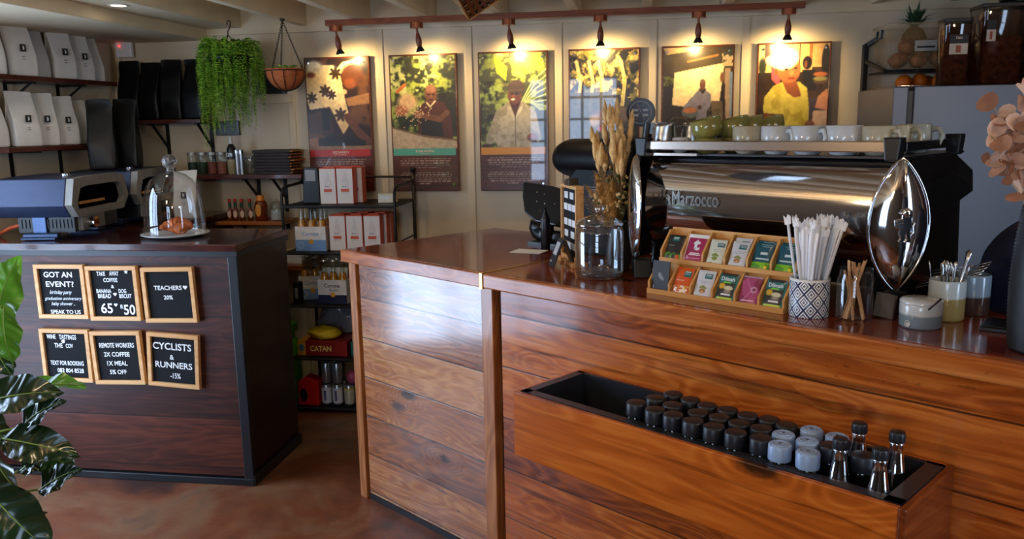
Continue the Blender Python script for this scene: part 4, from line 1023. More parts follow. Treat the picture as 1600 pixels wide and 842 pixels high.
for z in SH:
    b = MB(); b.box(0, Lx, 0, Ly, z-.014, z-.002)
    b.rod((0, 0, z-.010), (Lx, 0, z-.010), .007, 8); b.rod((0, Ly, z-.01), (Lx, Ly, z-.01), .007, 8); b.build('shelf', M_black, rk)
for z in (.60, .90):
    b = MB(); b.rod((Lx, 0, z+.07), (Lx, Ly, z+.07), .005, 8); b.build('side_rail', M_black, rk)
def rl(x, y, z): return (x, y, z)
# top shelf
t = thing('payment_stand', 'black tapered block stand with a pale printed card, beside milk cartons on the rack top', 'display stand', (-1.80, 4.34, SH[0]))
b = MB(); b.prism([(-.052, 0), (.052, 0), (.046, .198), (-.038, .20)], -.035, .035, 'y'); b.build('block', M_blackpl, t, bevel=.006)
b = MB(); b.box(-.028, .030, -.0365, -.0345, .125, .185); b.build('card', mat('pale_card', (150, 150, 152), .6), t)
M_ctw = mat('carton_white', (226, 216, 208), .45, var=.02); M_cto = mat('carton_orange', (214, 84, 46), .45); M_ctl = mat('carton_line', (198, 196, 198), .5)
c0 = None; CG = 'white and orange milk cartons on the rack'
def carton(x, y, z, rz, label=None):
    global c0
    if c0 is None:
        c0 = thing('milk_carton', '', 'milk carton', (x, y, z), rz, CG); t = c0; w = .047; h = .193
        b = MB(); b.box(-w, w*.98, -.031, .031, 0, h); b.build('body', M_cto, t, bevel=.002)
        b = MB(); b.box(-w+.001, w-.004, -.0325, -.0308, .002, h-.002)
        b.build('front_face', M_ctw, t)
        b = MB(); b.prism([(-.020, .05), (.020, .05), (.020, .118), (.008, .150), (.008, .176), (-.008, .176), (-.008, .150), (-.020, .118)], -.0331, -.0325, 'y'); b.build('bottle_print', mat('carton_bottle', (218, 208, 202), .4), t)
        b = MB(); b.box(-.024, .022, -.0338, -.0330, .066, .082); ftext(b, 'MILK', -.004, .096, .022, .007, -.0338, .0002, mi=1); b.build('print', [M_cto, M_grey, M_white], t)
        b = MB(); b.box(-w, w, -.031, .031, h, h+.004); b.box(-.03, .03, -.004, .004, h, h+.010); b.build('fold_top', M_cto, t, bevel=.001)
    else: t = dup(c0, (x, y, z), rz)
    t['label'] = label
    return t
z = SH[0]
carton(-1.693, 4.32, z, 0, 'milk carton at the front of the rack top, beside the black stand')
carton(-1.597, 4.325, z, 0, 'milk carton at the front of the rack top, towards the posters')
carton(-1.668, 4.395, z, 0, 'milk carton behind the front one on the rack top, by the black stand')
carton(-1.570, 4.40, z, 0, 'milk carton behind on the rack top, its orange side showing')
t = thing('small_box', 'small lit cream box on the free end of the rack top', 'box', (-1.385, 4.38, z)); b = MB(); b.box(-.048, .048, -.03, .03, 0, .05); b.build('carton', M_cream, t, bevel=.002); b = MB(); b.box(-.035, .02, -.031, -.030, .022, .036); b.build('label', M_white, t)
z = SH[1]
for k, (x, y) in enumerate([(-1.645, 4.30), (-1.547, 4.30), (-1.447, 4.30), (-1.630, 4.37), (-1.532, 4.37), (-1.432, 4.37), (-1.525, 4.44), (-1.428, 4.44)]):
    carton(x, y, z, 0, ['milk carton in the front row beside the pale beer pack', 'middle milk carton in the front row of the second shelf', 'milk carton at the outer end of the front row of the second shelf', 'milk carton in the middle row behind the beer-side carton', 'milk carton in the middle row behind the middle carton', 'milk carton in the middle row showing its orange side at the rack end', 'milk carton in the back row of the second shelf, inner one', 'milk carton in the back row of the second shelf, at the rack end'][k])
# beer packs
M_beer = mat('beer', (176, 118, 24), .15, coat=.6); M_beerg = thin_glass('beer_glass', (240, 240, 225), .03, 1.0, .08); M_navy = mat('pack_navy', (20, 28, 62), .5); M_pblue = mat('pack_blue', (118, 156, 204), .5); M_pwh = mat('pack_white', (222, 218, 214), .5); M_ptan = mat('pack_tan', (226, 208, 170), .5); M_gold = mat('pack_gold', (226, 158, 40), .4); M_capm = mat('beer_cap', (210, 205, 190), .3, metal=.6)
b0 = None
def beer(x, y, z, label):
    global b0
    if b0 is None:
        b0 = thing('beer_bottle', label, 'beer bottle', (x, y, z), 0, 'beer bottles standing in packs')
        b = MB(); b.lathe([(0, 0), (.026, 0), (.027, .005), (.027, .105), (.024, .135), (.0165, .165)], 16); b.build('body', M_beer, b0)
        b = MB(); b.lathe([(.0165, .165), (.0135, .19), (.0125, .222), (.0125, .232)], 16); b.build('neck', M_beerg, b0)
        b = MB(); b.cyl(.0145, .230, .239, 16, r1=.013); b.build('crown_cap', M_capm, b0)
        return b0
    r = dup(b0, (x, y, z)); r['label'] = label; return r
def pack(x, y, z, rz, w, d, style, label):
    t = thing('beer_pack', label, 'beer pack', (x, y, z), rz, 'cardboard beer packs on the rack')
    h = .135; b = MB(); q = .004
    b.box(-w/2, w/2, -d/2, -d/2+q, 0, h); b.box(-w/2, w/2, d/2-q, d/2, 0, h); b.box(-w/2, -w/2+q, -d/2+q, d/2-q, 0, h); b.box(w/2-q, w/2, -d/2+q, d/2-q, 0, h); b.box(-w/2+q, w/2-q, -d/2+q, d/2-q, 0, q)
    b.build('carton', M_pwh, t)
    b = MB(); b.box(-w/2+.01, w/2-.01, -.003, .003, .02, h+.06 if style else h+.02); b.build('divider', M_pwh, t)
    b = MB(); b.box(-w/2, w/2, -d/2-.001, -d/2, .0, .062 if style == 0 else .05); b.build('colour_band', M_pblue if style == 0 else M_navy, t)
    b = MB()
    ftext(b, 'Corona', 0, .103 if style else .096, w*.55, .022, -d/2-.0008, .0003, .02)
    if style: ftext(b, 'Extra', .01, .078, w*.30, .016, -d/2-.0008, .0003, .0)
    b.build('lettering', M_navy if style else M_pblue, t)
    b = MB(); b.cyl(.014, 0, .0012, 16, T(w*.02, -d/2-.0008, .052, 90)); b.build('emblem', M_gold, t)
    if style == 0:
        b = MB(); b.tube([(-w*.33+.018*cos(a), -d/2-.0012, .032+.018*sin(a)) for a in np.linspace(0, 2*pi, 20, endpoint=False)], .0018, 5, closed=True); b.build('ring_print', M_white, t)
    return t
pack(-1.798, 4.315, SH[1], 0, .175, .12, 0, 'pale blue and white beer pack on the second shelf beside milk cartons')
for k, (x, y) in enumerate([(-1.855, 4.288), (-1.798, 4.288), (-1.741, 4.288), (-1.855, 4.345), (-1.798, 4.345), (-1.741, 4.345)]):
    beer(x, y, SH[1]+.0045, 'pale beer bottle in the blue and white pack, %s row' % ('front' if k < 3 else 'back'))
pack(-1.69, 4.315, SH[2], 0, .165, .12, 1, 'navy and white beer pack on the middle shelf')
for k, (x, y) in enumerate([(-1.742, 4.288), (-1.69, 4.288), (-1.637, 4.288), (-1.742, 4.345), (-1.69, 4.345), (-1.637, 4.345)]):
    beer(x, y, SH[2]+.0045, 'beer bottle in the navy and white pack, %s row' % ('front' if k < 3 else 'back'))
pack(-1.865, 4.42, SH[2], R(14), .15, .12, 0, 'pale blue beer pack turned sideways at the end of the middle shelf')
for k, (x, y) in enumerate([(-1.90, 4.385), (-1.845, 4.395), (-1.905, 4.44), (-1.85, 4.45)]):
    beer(x, y, SH[2]+.0045, 'beer bottle in the turned blue pack, %s pair' % ('front' if k < 2 else 'back'))
t = thing('drink_can', 'dark slim can at the outer front of the middle shelf', 'can', (-1.895, 4.27, SH[2])); b = MB(); b.cyl(.027, 0, .12, 18); b.build('can', mat('can_black', (24, 24, 28), .3, metal=.4), t, bevel=.004); b = MB(); b.box(-.008, .008, -.0285, -.026, .03, .09); b.build('label', M_grey, t)
# fourth shelf: game boxes, pouch, plastic bag
t = thing('game_box', 'red board game box with yellow end on the fourth rack shelf', 'game box', (-1.925, 4.26, SH[3]), 0)
b = MB(); b.box(.055, .30, 0, .26, 0, .084); b.build('box', mat('game_red', (142, 30, 22), .4), t, bevel=.002)
b = MB(); b.box(.008, .056, .001, .259, .001, .083); b.build('end_panel', M_gold, t)
b = MB(); ftext(b, 'CATAN', .145, .042, .125, .032, -.001, .0006, .03); b.build('lettering', mat('catan_cream', (240, 214, 120), .5), t)
b = MB(); b.prism([(.031+.018*cos(a), .045+.024*sin(a)) for a in np.linspace(0, 2*pi, 6, endpoint=False)], -.001, .0015, 'y'); b.build('hexagon_print', mat('game_blue', (80, 130, 150), .5), t)
t = thing('game_box', 'teal box with white dots beside the red board game', 'game box', (-1.605, 4.265, SH[3]))
b = MB(); b.box(0, .16, 0, .2, 0, .082); b.build('box', mat('game_teal', (30, 106, 112), .4), t, bevel=.002)
b = MB()
for k in range(7): b.cyl(.005, 0, .0008, 10, T(.02+.02*(k % 4), -.0002, .02+.04*(k//4), 90))
b.build('dot_print', M_white, t)
t = thing('card_box', 'small tan box lying on the teal box', 'box', (-1.60, 4.28, SH[3]+.0825)); b = MB(); b.box(0, .11, 0, .14, 0, .038); b.build('carton', mat('kraft', (196, 146, 96), .6), t, bevel=.002)
def pouch(name, label, cat, loc, w, d, h, m, seed, bump=.5, tail=True):
    b = MB(); b.sphere(1, 24, None, 0, w/2, d/2, h/2, bump, seed)
    b.v = [(x, y, max(z, -h*.42)+h*.42) for x, y, z in b.v]; o = b.build(name, m, sub=1); tag(o, label, cat, None, loc); return o
pouch('yellow_pouch', 'soft yellow pouch lying on the red board game box', 'pouch', (-1.78, 4.33, SH[3]+.0845), .20, .13, .075, mat('yellow_cloth', (226, 190, 20), .6, bump=.3, vscale=40), 3, .35)
pouch('plastic_bag', 'crumpled translucent grey plastic bag behind the yellow pouch', 'plastic bag', (-1.75, 4.49, SH[3]+.0845), .25, .12, .19, mat('plastic_grey', (120, 122, 130), .25, coat=.6, bump=.6, vscale=40), 8, .7)
# bottom shelf: cans, red box, ball, green cylinder
M_can = mat('can_silver', (168, 172, 176), .28, metal=.8, var=.05); M_canw = mat('can_label', (206, 206, 212), .45); cn = None
cl_ = [(-1.765, 4.275, 0, 0), (-1.70, 4.275, 0, 1), (-1.63, 4.275, 0, 2), (-1.565, 4.28, 0, 2), (-1.775, 4.35, 0, 0), (-1.71, 4.35, 0, 0), (-1.765, 4.285, .125, 3), (-1.70, 4.285, .125, 3), (-1.735, 4.35, .125, 3)]
CL = ['white labelled can beside the red box on the bottom shelf', 'white labelled can second from the red box on the bottom shelf', 'silver and yellow can on the bottom shelf, nearer the red box', 'silver and yellow can on the bottom shelf, nearer the bar', 'can in the second row behind the red box side', 'can in the second row of the bottom shelf, towards the bar', 'plain silver can stacked on top, above the red box side', 'plain silver can stacked on top, towards the bar', 'plain silver can stacked on top at the back']
for (x, y, dz, st), lb in zip(cl_, CL):
    t = thing('drink_can', lb, 'can', (x, y, SH[4]+dz), 0, 'cans on the bottom rack shelf')
    b = MB(); b.lathe([(0, .003), (.022, .0), (.029, .012), (.029, .108), (.024, .119), (.024, .122), (.021, .119), (0, .119)], 20); b.build('can', M_can, t)
    if st < 3:
        b = MB(); b.lathe([(.0294, .015), (.0294, .105)], 20); b.build('label', M_canw if st < 2 else mat('can_pale', (190, 190, 170), .4, metal=.3), t)
        b = MB(); b.box(-.006, .006, -.0302, -.028, .03, .09) if st < 2 else b.lathe([(.0297, .095), (.0297, .106)], 20); b.build('print', mat('can_violet', (90, 84, 140), .5) if st < 2 else mat('can_yellow', (196, 178, 60), .4), t)
t = thing('red_carrier', 'bright red cardboard carrier with a handle hole on the bottom shelf', 'box', (-1.862, 4.285, SH[4]))
b = MB(); b.prism([(-.062, 0), (.058, 0), (.058, .135), (.02, .15), (-.02, .165), (-.062, .135)], -.04, .05, 'y'); b.build('carton', mat('carrier_red', (206, 30, 28), .4), t, bevel=.003)
b = MB(); b.prism([(-.03+.022*cos(a), .06+.04*sin(a)) for a in np.linspace(0, 2*pi, 16, endpoint=False)], -.0412, -.0395, 'y'); b.build('handle_hole', M_blackpl, t)
b = MB(); b.sphere(.036, 18, T(0, 0, .036), 0, 1, 1, 1.15); tag(b.build('pink_ball', mat('pink', (170, 70, 110), .5)), 'dusky pink ball resting on the lower cans by the bar', 'ball', None, (-1.615, 4.30, SH[4]+.1225))
t = thing('green_cylinder', 'bright green bottle-shaped cylinder standing on the floor beside the rack', 'cylinder', (-2.03, 4.42, 0))
b = MB(); b.lathe([(0, 0), (.058, 0), (.06, .03), (.052, .05), (.055, .06), (.055, .34), (.045, .37), (.028, .385)], 24); b.build('body', mat('bright_green', (96, 190, 30), .4), t)
b = MB(); b.cyl(.03, .385, .43, 18); b.cyl(.045, .43, .47, 18); b.build('cap', mat('bright_green_cap', (84, 170, 32), .4), t)
# ================================================================== espresso machine on the bar (local x along the bar, y away from the guests)
em = thing('espresso_machine', 'large chrome and black espresso machine with lens-shaped end plates on the bar', 'espresso machine', cl(1.315, .305, 1.09), TH)
Lm, Dm = .805, .50
b = MB(); b.box(.02, Lm-.02, .075, Dm-.01, .045, .385); b.build('body', M_blackpl, em)
prof = [(.082, .402), (.060, .394), (.040, .378), (.024, .350), (.011, .315), (.004, .280), (.001, .245), (.003, .212), (.010, .182), (.024, .152), (.045, .125), (.07, .108)]
b = MB(); b.grid(lambda u, v: (0, 0, 0), 1, 1); b = MB()
n = len(prof); vs = []; fs = []
nx = 12
for i in range(nx+1):
    for y, z in prof: vs.append((.012+(Lm-.024)*i/nx, y, z))
for i in range(nx):
    for k in range(n-1): fs.append((i*n+k, i*n+k+1, (i+1)*n+k+1, (i+1)*n+k))
b.add(vs, fs, None, 0, True); b.build('back_panel', M_chrome, em)
b = MB(); b.box(0, Lm, .03, Dm, .398, .404); b.build('cup_tray', M_dsteel, em)
M_rail = mat('satin_rail', (214, 196, 180), .22, metal=1, var=.005)
b = MB(); b.box(.015, .775, -.006, .010, .416, .445); b.build('cup_rail', M_rail, em, bevel=.003)
b = MB(); b.box(.018, .20, .004, .02, .398, .406); b.build('rail_strip', M_rail, em)
b = MB(); b.box(.795, .808, .03, .43, .418, .442); b.build('cup_rail', M_dsteel, em, bevel=.002)
b = MB(); b.box(-.004, .009, .03, .43, .418, .442); b.build('cup_rail', M_dsteel, em, bevel=.002)
for x, y in ((-.012, -.02), (.770, -.02), (.782, .41), (-.012, .41)):
    b = MB(); b.prism([(0, 0), (.034, 0), (.040, .060), (-.006, .060)], y, y+.040, 'y', T(x, 0, .395)); b.build('corner_block', M_blackpl, em, bevel=.004)
sd = [(.09, .395), (.43, .398), (.60, .342), (.618, .275), (.50, .255), (.53, .02), (.05, .02), (.06, .11), (.02, .18), (.012, .25), (.03, .34)]
M_side = mat('gloss_black', (12, 11, 12), .18, coat=.4)
for x in (0.0, Lm-.012):
    b = MB(); b.prism(sd, x, x+.012, 'x'); b.build('side_panel', M_side, em, bevel=.003)
b = MB(); b.prism([(.10, .31), (.40, .345), (.56, .31), (.57, .275), (.44, .25), (.12, .21)], Lm, Lm+.004, 'x'); b.build('side_inlay', M_dsteel, em, bevel=.002)
def petal(x, y, rz, emblem):
    A = T(x, y, .232, 0, 0, rz); hh, hw = .172, .078
    def edge(q): return hw*(1-q*q)**.86
    b = MB(); N1, N2 = 14, 30
    def fn(u, v):
        q = (v*2-1)*.999; a = (u*2-1); e = edge(q)
        return A @ Vector((a*e, -.030*(1-a*a)*(e/hw)**.5-.004, q*hh))
    b.grid(fn, N1, N2); 
    b.grid(lambda u, v: A @ Vector(((1-u*2)*edge((v*2-1)*.999), .004, (v*2-1)*.999*hh)), 2, N2)
    o = b.build('end_plate', M_chrome, em)
    pts = [A @ Vector((edge(q*.999), -.004, q*hh)) for q in np.linspace(-1, 1, 30)]+[A @ Vector((-edge(q*.999), -.004, q*hh)) for q in np.linspace(1, -1, 30)][1:-1]
    b = MB(); b.tube(pts, .0042, 8, closed=True); b.build('plate_rim', M_chrome, o)
    if emblem:
        B = A @ T(-.002, -.031, .005)
        b = MB()
        lion = [(-.012, -.043), (-.002, -.046), (-.001, -.034), (.006, -.022), (.010, -.036), (.005, -.044), (.020, -.046), (.019, -.034), (.017, -.016), (.021, -.002), (.019, .016), (.021, .026), (.019, .036), (.012, .043), (.003, .044), (-.004, .040), (-.011, .036), (-.010, .030), (-.005, .027), (-.006, .018), (-.010, .008), (-.011, -.006), (-.012, -.020), (-.007, -.034)]
        b.prism(lion, -.007, .003, 'y', B); b.sphere(.013, 12, B @ T(.006, -.006, .031), 0, 1, .55, 1); b.sphere(.007, 10, B @ T(-.006, -.007, .030), 0, 1, .6, .7)
        b.prism([(-.024, .012), (-.004, .017), (-.003, -.006), (-.012, -.014), (-.021, -.006)], -.013, -.004, 'y', B)
        for z in (-.001, .006): b.prism([(-.022, z), (-.005, z+.004), (-.005, z+.0075), (-.022, z+.0035)], -.0145, -.012, 'y', B)
        b.tube([B @ Vector(p) for p in ((.018, -.004, -.03), (.026, -.004, -.02), (.024, -.004, -.005), (.028, -.004, .006))], .003, 6)
        b.build('lion_emblem', M_chrome, o, bevel=.0012)
    b = MB(); b.prism([(-.030, -.016), (.030, -.016), (.040, -.0755), (-.040, -.0755)], -.028, .03, 'y', A @ T(0, .012, -hh+.016)); b.build('plate_foot', M_blackpl, em, bevel=.004)
petal(.812, -.012, 45, True); petal(-.007, -.012, -45, False)
b = MB()
ftext(b, 'la', .098, .268, .036, .052, -.006, .008, .012, .0); ftext(b, 'Marzocco', .202, .268, .165, .046, -.006, .008, .012, .0); b.build('lettering', mat('logo_metal', (150, 144, 136), .22, metal=1), em, bevel=.0008)
b = MB()
for x, y in ((.06, .10), (.74, .10), (.06, .44), (.74, .44)): b.cyl(.028, 0, .05, 18, T(x, y, 0), 0, .022)
b.build('foot', M_blackpl, em)

# ------------------------------------------------------------------ cups and jugs on the machine
ZC = 1.4945
def jug(u, w, s, label, rz):
    t = thing('milk_jug', label, 'milk jug', cl(u, w, ZC), TH+rz, 'steel jugs on the machine')
    b = MB(); n = 28; prof = [(.034, 0), (.038, .004), (.041, .03), (.038, .06), (.033, .082), (.034, .094)]; vs = []; fs = []
    for r, z in prof:
        for k in range(n):
            a = 2*pi*k/n; q = max(0, cos(a))**8*max(0, (z-.05)/.044); vs.append(((r+q*.012)*s*cos(a), (r+q*.012)*s*sin(a), (z+q*.004)*s))
    for i in range(len(prof)-1):
        for k in range(n): k2 = (k+1) % n; fs.append((i*n+k, i*n+k2, (i+1)*n+k2, (i+1)*n+k))
    fs.append(tuple(range(n-1, -1, -1))); b.add(vs, fs, None, 0, True); b.build('body', M_steel, t, solid=.0014)
    b = MB(); b.tube([(-.036*s, 0, .082*s), (-.062*s, 0, .080*s), (-.066*s, 0, .05*s), (-.056*s, 0, .022*s), (-.040*s, 0, .018*s)], .0045*s, 8); b.build('handle', M_steel, t)
jug(1.337, .395, 1.0, 'steel milk jug at the grinder end of the machine top', R(-20)); jug(1.398, .47, 1.0, 'steel milk jug behind the small white cup on the machine', R(30))
def cup(name, label, loc, r, h, m, rz, group, handle=True, tilt=0, mi=None, flare=1.0, wall=.004):
    t = thing(name, label, 'cup', loc, TH+rz, group)
    prof = [(0, .0), (r*.62*flare, 0), (r*.70*flare, .003), (r*.93, h*.22), (r, h*.5), (r, h), (r-wall*.6, h+.001), (r-wall, h-.002), (r-wall, h*.5), (r*.8, h*.16), (0, h*.10)]
    b = MB(); b.lathe(prof, 32); o = b.build('body', m, t)
    if handle:
        b = MB(); b.tube([(r*.97, 0, h*.82), (r+.022, 0, h*.84), (r+.030, 0, h*.60), (r+.022, 0, h*.32), (r*.95, 0, h*.22)], .0052, 8, flat=1.5); b.build('handle', m, t)
    if tilt: t.rotation_euler = (R(tilt), 0, TH+rz)
    return t
M_wmug = mat('mug_white', (206, 208, 208), .16, coat=.4, var=.015); M_beige = mat('mug_beige', (186, 176, 150), .22, coat=.3, var=.05); M_olive = mat('cup_olive', (142, 134, 70), .16, coat=.5, var=.12, vscale=30); M_greym = mat('mug_grey', (160, 160, 148), .25, coat=.3)
MG = 'white mugs along the machine rail'
for u, w, r, m, rz, h, lb in [(1.652, .372, .046, M_beige, 140, True, 'cream mug first in the rail row, next to the olive cups'), (1.745, .372, .046, M_wmug, -30, True, 'white mug second in the rail row'), (1.838, .374, .049, M_wmug, -30, True, 'white mug third in the rail row, its handle towards the guests'), (1.940, .376, .050, M_wmug, 100, True, 'white mug fourth in the rail row, no handle in sight')]:
    cup('coffee_mug', lb, cl(u, w, ZC), r, .081, m, R(rz), MG)
t = cup('espresso_cup', 'small plain white cup in front of the steel jugs', cl(1.415, .372, ZC), .027, .048, M_white, 0, None, False)
OG = 'olive green cups on the machine'
for u, w, z, tl, lb in [(1.512, .378, 0, 0, 'upright olive cup carrying the tilted one at the jug side'), (1.560, .455, 0, 0, 'upright olive cup second of the lower olive cups'), (1.560, .545, 0, 0, 'upright olive cup third of the lower olive cups'), (1.585, .63, 0, 0, 'upright olive cup at the back of the lower olive cups')]:
    cup('olive_cup', lb, cl(u, w, ZC), .044, .046, M_olive, 0, OG, False)
for u, w, tx, lb in [(1.514, .380, 14, 'tilted olive cup stacked beside the steel jugs'), (1.562, .458, 12, 'second tilted olive cup stacked behind the first'), (1.562, .548, 12, 'third tilted olive cup stacked behind the cream mug'), (1.590, .632, 12, 'last tilted olive cup stacked at the back, before the overalls board')]:
    t = cup('olive_cup', lb, cl(u, w, ZC+.0475), .048, .060, M_olive, 0, OG, False); t.rotation_euler = (R(tx*.75), R(-tx*.7), TH)
for u, w, r, h, m, rz, tl, lb in [(2.030, .385, .044, .078, M_beige, -20, 0, 'beige mug at the end of the rail row by the black corner block'), (2.035, .49, .043, .078, M_beige, -10, 0, 'beige mug behind the corner block with brown rim'), (2.052, .590, .044, .080, M_greym, -5, 0, 'grey-green mug with large handle before the fridge side'), (1.965, .49, .040, .07, M_beige, 60, 0, 'beige mug in the second row behind the fourth white mug')]:
    cup('coffee_mug', lb, cl(u, w, ZC), r, h, m, R(rz), 'beige mugs at the fridge end')

# ------------------------------------------------------------------ grinder with dial
M_gk = mat('grinder_black', (6, 6, 7), .5, spec=.15)
t = thing('coffee_grinder', 'black coffee grinder with a drum-shaped head and round dial, behind dried grasses', 'grinder', cl(.90, .62, 1.09), TH)
b = MB(); prof = []
# drum: rounded box lying along x
pts = [(-.20+.075*(1-cos(a)), .075*sin(a)) for a in np.linspace(0, pi/2, 7)]
rings = [(-.20, .02), (-.196, .045), (-.18, .062), (-.15, .071), (.12, .072), (.20, .072), (.225, .06), (.23, .03)]
b.lathe([(0, -.20)]+[(r, x) for x, r in rings]+[(0, .23)], 32, T(0, 0, .368) @ T(0, 0, 0, 0, 90) , sx=1.05, sy=1.5); b.build('head', M_gk, t)
b = MB(); b.prism([(-.13, 0), (.17, 0), (.17, .30), (.15, .34), (-.06, .34), (-.10, .30)], -.09, .10, 'y'); b.build('body', M_gk, t, bevel=.01)
b = MB(); ftext(b, 'SPECS', -.035, .262, .04, .010, -.0915, .0003); ftext(b, 'GRIND ON', .030, .262, .06, .008, -.0915, .0003, 0)
for i in range(4): b.box(-.055, -.015, -.0915, -.0905, .244-.008*i, .247-.008*i); b.box(.0, .05, -.0915, -.0905, .246-.008*i, .248-.008*i)
b = MB()
for i in range(5): b.box(-.055, -.018, -.0915, -.0905, .262-.009*i, .266-.009*i); b.box(.004, .06-.006*(i % 2), -.0915, -.0905, .262-.009*i, .265-.009*i)
b.build('spec_print', M_grey, t)
b = MB(); b.rod((.20, 0, .40), (.215, 0, .50), .020, 14); b.box(.195, .30, -.012, .03, .46, .50); b.build('dial_neck', M_blackpl, t)
A = T(.19, -.02, .538, 90, 0, 30)
b = MB(); b.cyl(.052, -.03, 0, 30, A); dl = b.build('dial', M_blackpl, t, bevel=.004)
b = MB(); b.tube([A @ Vector((.040*cos(a), .040*sin(a), .001)) for a in np.linspace(0, 2*pi, 32, endpoint=False)], .0016, 5, closed=True)
b.box(-.028, -.008, .004, .012, .0, .001, A); b.box(.008, .028, .004, .012, 0, .001, A); b.box(-.028, -.008, -.014, -.006, 0, .001, A); b.box(.008, .028, -.014, -.006, 0, .001, A)
b.bar(A @ Vector((-.016, -.028, .0008)), A @ Vector((.012, .030, .0008)), .003, .001); b.bar(A @ Vector((.016, -.028, .0008)), A @ Vector((-.012, .030, .0008)), .003, .001)
b.build('dial_print', mat('dial_grey', (150, 150, 152), .5), dl)

# ------------------------------------------------------------------ tablet till, dark bottle, papers
t = thing('till_screen', 'black tablet till seen from behind with a curved foot on the bar', 'till', cl(.60, .60, 1.09), TH)
A = T(.01, .02, .165, -28, 4, 4)
b = MB(); b.prism([(-.165, .082), (-.155, .090), (.0, .088), (.13, .070), (.14, -.035), (.10, -.080), (-.03, -.076), (-.10, -.045), (-.14, .02)], -.012, .012, 'y', A); b.build('shell', M_blackpl, t, bevel=.006)
b = MB()
for x, z in ((-.07, .05), (-.03, .045), (-.055, .01), (-.01, .005), (-.02, -.03), (.04, .01)): b.cyl(.003, 0, .002, 8, A @ T(x, -.012, z, 90))
b.build('screw', M_chrome, t)
b = MB(); b.tube([(-.09, .05, .09), (-.10, .05, .06), (-.09, .05, .045), (-.06, .05, .034), (0, .05, .032), (.10, .05, .032)], .012, 8, flat=2.5); b.box(-.09, .12, 0, .11, 0, .012); b.rod((.0, .05, .01), (.0, .03, .15), .018, 12); b.build('foot', M_blackpl, t)
t = thing('dark_bottle', 'slim black bottle with pointed nozzle standing before the till', 'bottle', cl(.672, .535, 1.09))
b = MB(); b.lathe([(0, 0), (.019, 0), (.019, .125), (.015, .135)], 18); b.build('body', mat('navy_black', (20, 24, 34), .4), t)
b = MB(); b.lathe([(.013, .134), (.011, .145), (.006, .155), (.004, .172), (0, .173)], 14); b.build('nozzle', M_blackpl, t)
def sheet(u, w, z, a, b_, rz, label):
    b = MB(); b.box(-a/2, a/2, -b_/2, b_/2, 0, .0008); tag(b.build('paper_slip', M_paper), label, 'paper', 'paper slips by the till', cl(u, w, z), TH+R(rz))
sheet(.655, .455, 1.0905, .13, .095, 20, 'pale paper slip lying in front of the black bottle'); sheet(.60, .645, 1.0903, .14, .09, -10, 'white paper slip lying under the till edge')
# tent sign and small letter board
t = thing('tent_sign', 'small dark A-shaped sign with white lines, beside the brass joint', 'sign', cl(.955, .255, 1.09), TH+R(-35))
b = MB(); A = T(0, 0, 0, -22); b.box(-.036, .036, -.003, .003, 0, .105, A); b.build('front_panel', mat('sign_black', (30, 31, 36), .5), t, bevel=.001)
b = MB(); B = T(0, .085, 0, 22); b.box(-.036, .036, -.003, .003, 0, .105, B); b.build('back_panel', M_blackpl, t, bevel=.001)
b = MB()
b.box(-.024, .024, -.0036, -.0028, .045, .092, A); b.box(-.024, -.004, -.0036, -.0028, .016, .022, A); b.build('print', mat('sign_print', (190, 192, 196), .6), t)
t = thing('letter_board', 'small oak letter board with white tiles and a clip, by the glass jar', 'letter board', cl(.972, .352, 1.09), TH+R(-33))
w2 = .10
b = MB(); z0, z1, f = .016, .286, .012
b.box(-w2, w2, -.015, .015, z0, z0+f); b.box(-w2, w2, -.015, .015, z1-f, z1); b.box(-w2, -w2+f, -.015, .015, z0+f, z1-f); b.box(w2-f, w2, -.015, .015, z0+f, z1-f); b.build('frame', Woak, t, bevel=.0015)
b = MB(); b.box(-w2+f, w2-f, -.006, .012, z0+f, z1-f); b.build('felt', M_felt, t)
b = MB()
for zz, cols_ in ((.248, (-.05, .02)), (.205, (-.055, -.005, .045)), (.150, (-.055, .0, .05)), (.108, (-.05, .03)), (.066, (-.06, -.01, .04)), (.036, (-.02,))):
    for x in cols_: b = MB(); b.box(x-.018, x+.024, -.0085, -.006, zz-.012, zz+.012); b.build('tile', M_let, t)
b = MB(); b.box(w2-.10, w2+.0, -.03, .03, 0, .0155); b.box(-w2, -w2+.05, -.03, .03, 0, .0155); b.build('foot', Woak, t, bevel=.002)
b = MB(); b.prism([(-.035, .284), (.035, .284), (.028, .312), (-.020, .306)], -.02, .016, 'y'); b.build('clip', mat('olive_clip', (58, 48, 34), .5), t, bevel=.003)
# glass jar with lid
t = thing('biscuit_jar', 'large empty glass jar with a knobbed glass lid at the machine end', 'jar', cl(1.212, .212, 1.09), TH)
b = MB(); b.lathe([(0, .010), (.060, .006), (.072, .002), (.078, .012), (.079, .05), (.079, .150), (.076, .163), (.070, .170)], 40); b.build('glass', thin_glass('jar_clear', (240, 245, 248), .01, 1.5, .07), t)
b = MB(); b.lathe([(0, .011), (.06, .008), (.074, .012), (.07, .02), (0, .018)], 32); b.build('glass_base', M_jarg, t)
b = MB(); b.lathe([(.070, .168), (.078, .172), (.079, .178), (.072, .186), (.045, .200), (.016, .207), (.012, .212)], 40); b.sphere(.017, 16, T(0, 0, .226), 0, 1, 1, .85); b.build('lid', thin_glass('jar_lid', (235, 240, 244), .01, 1.7, .12), t)
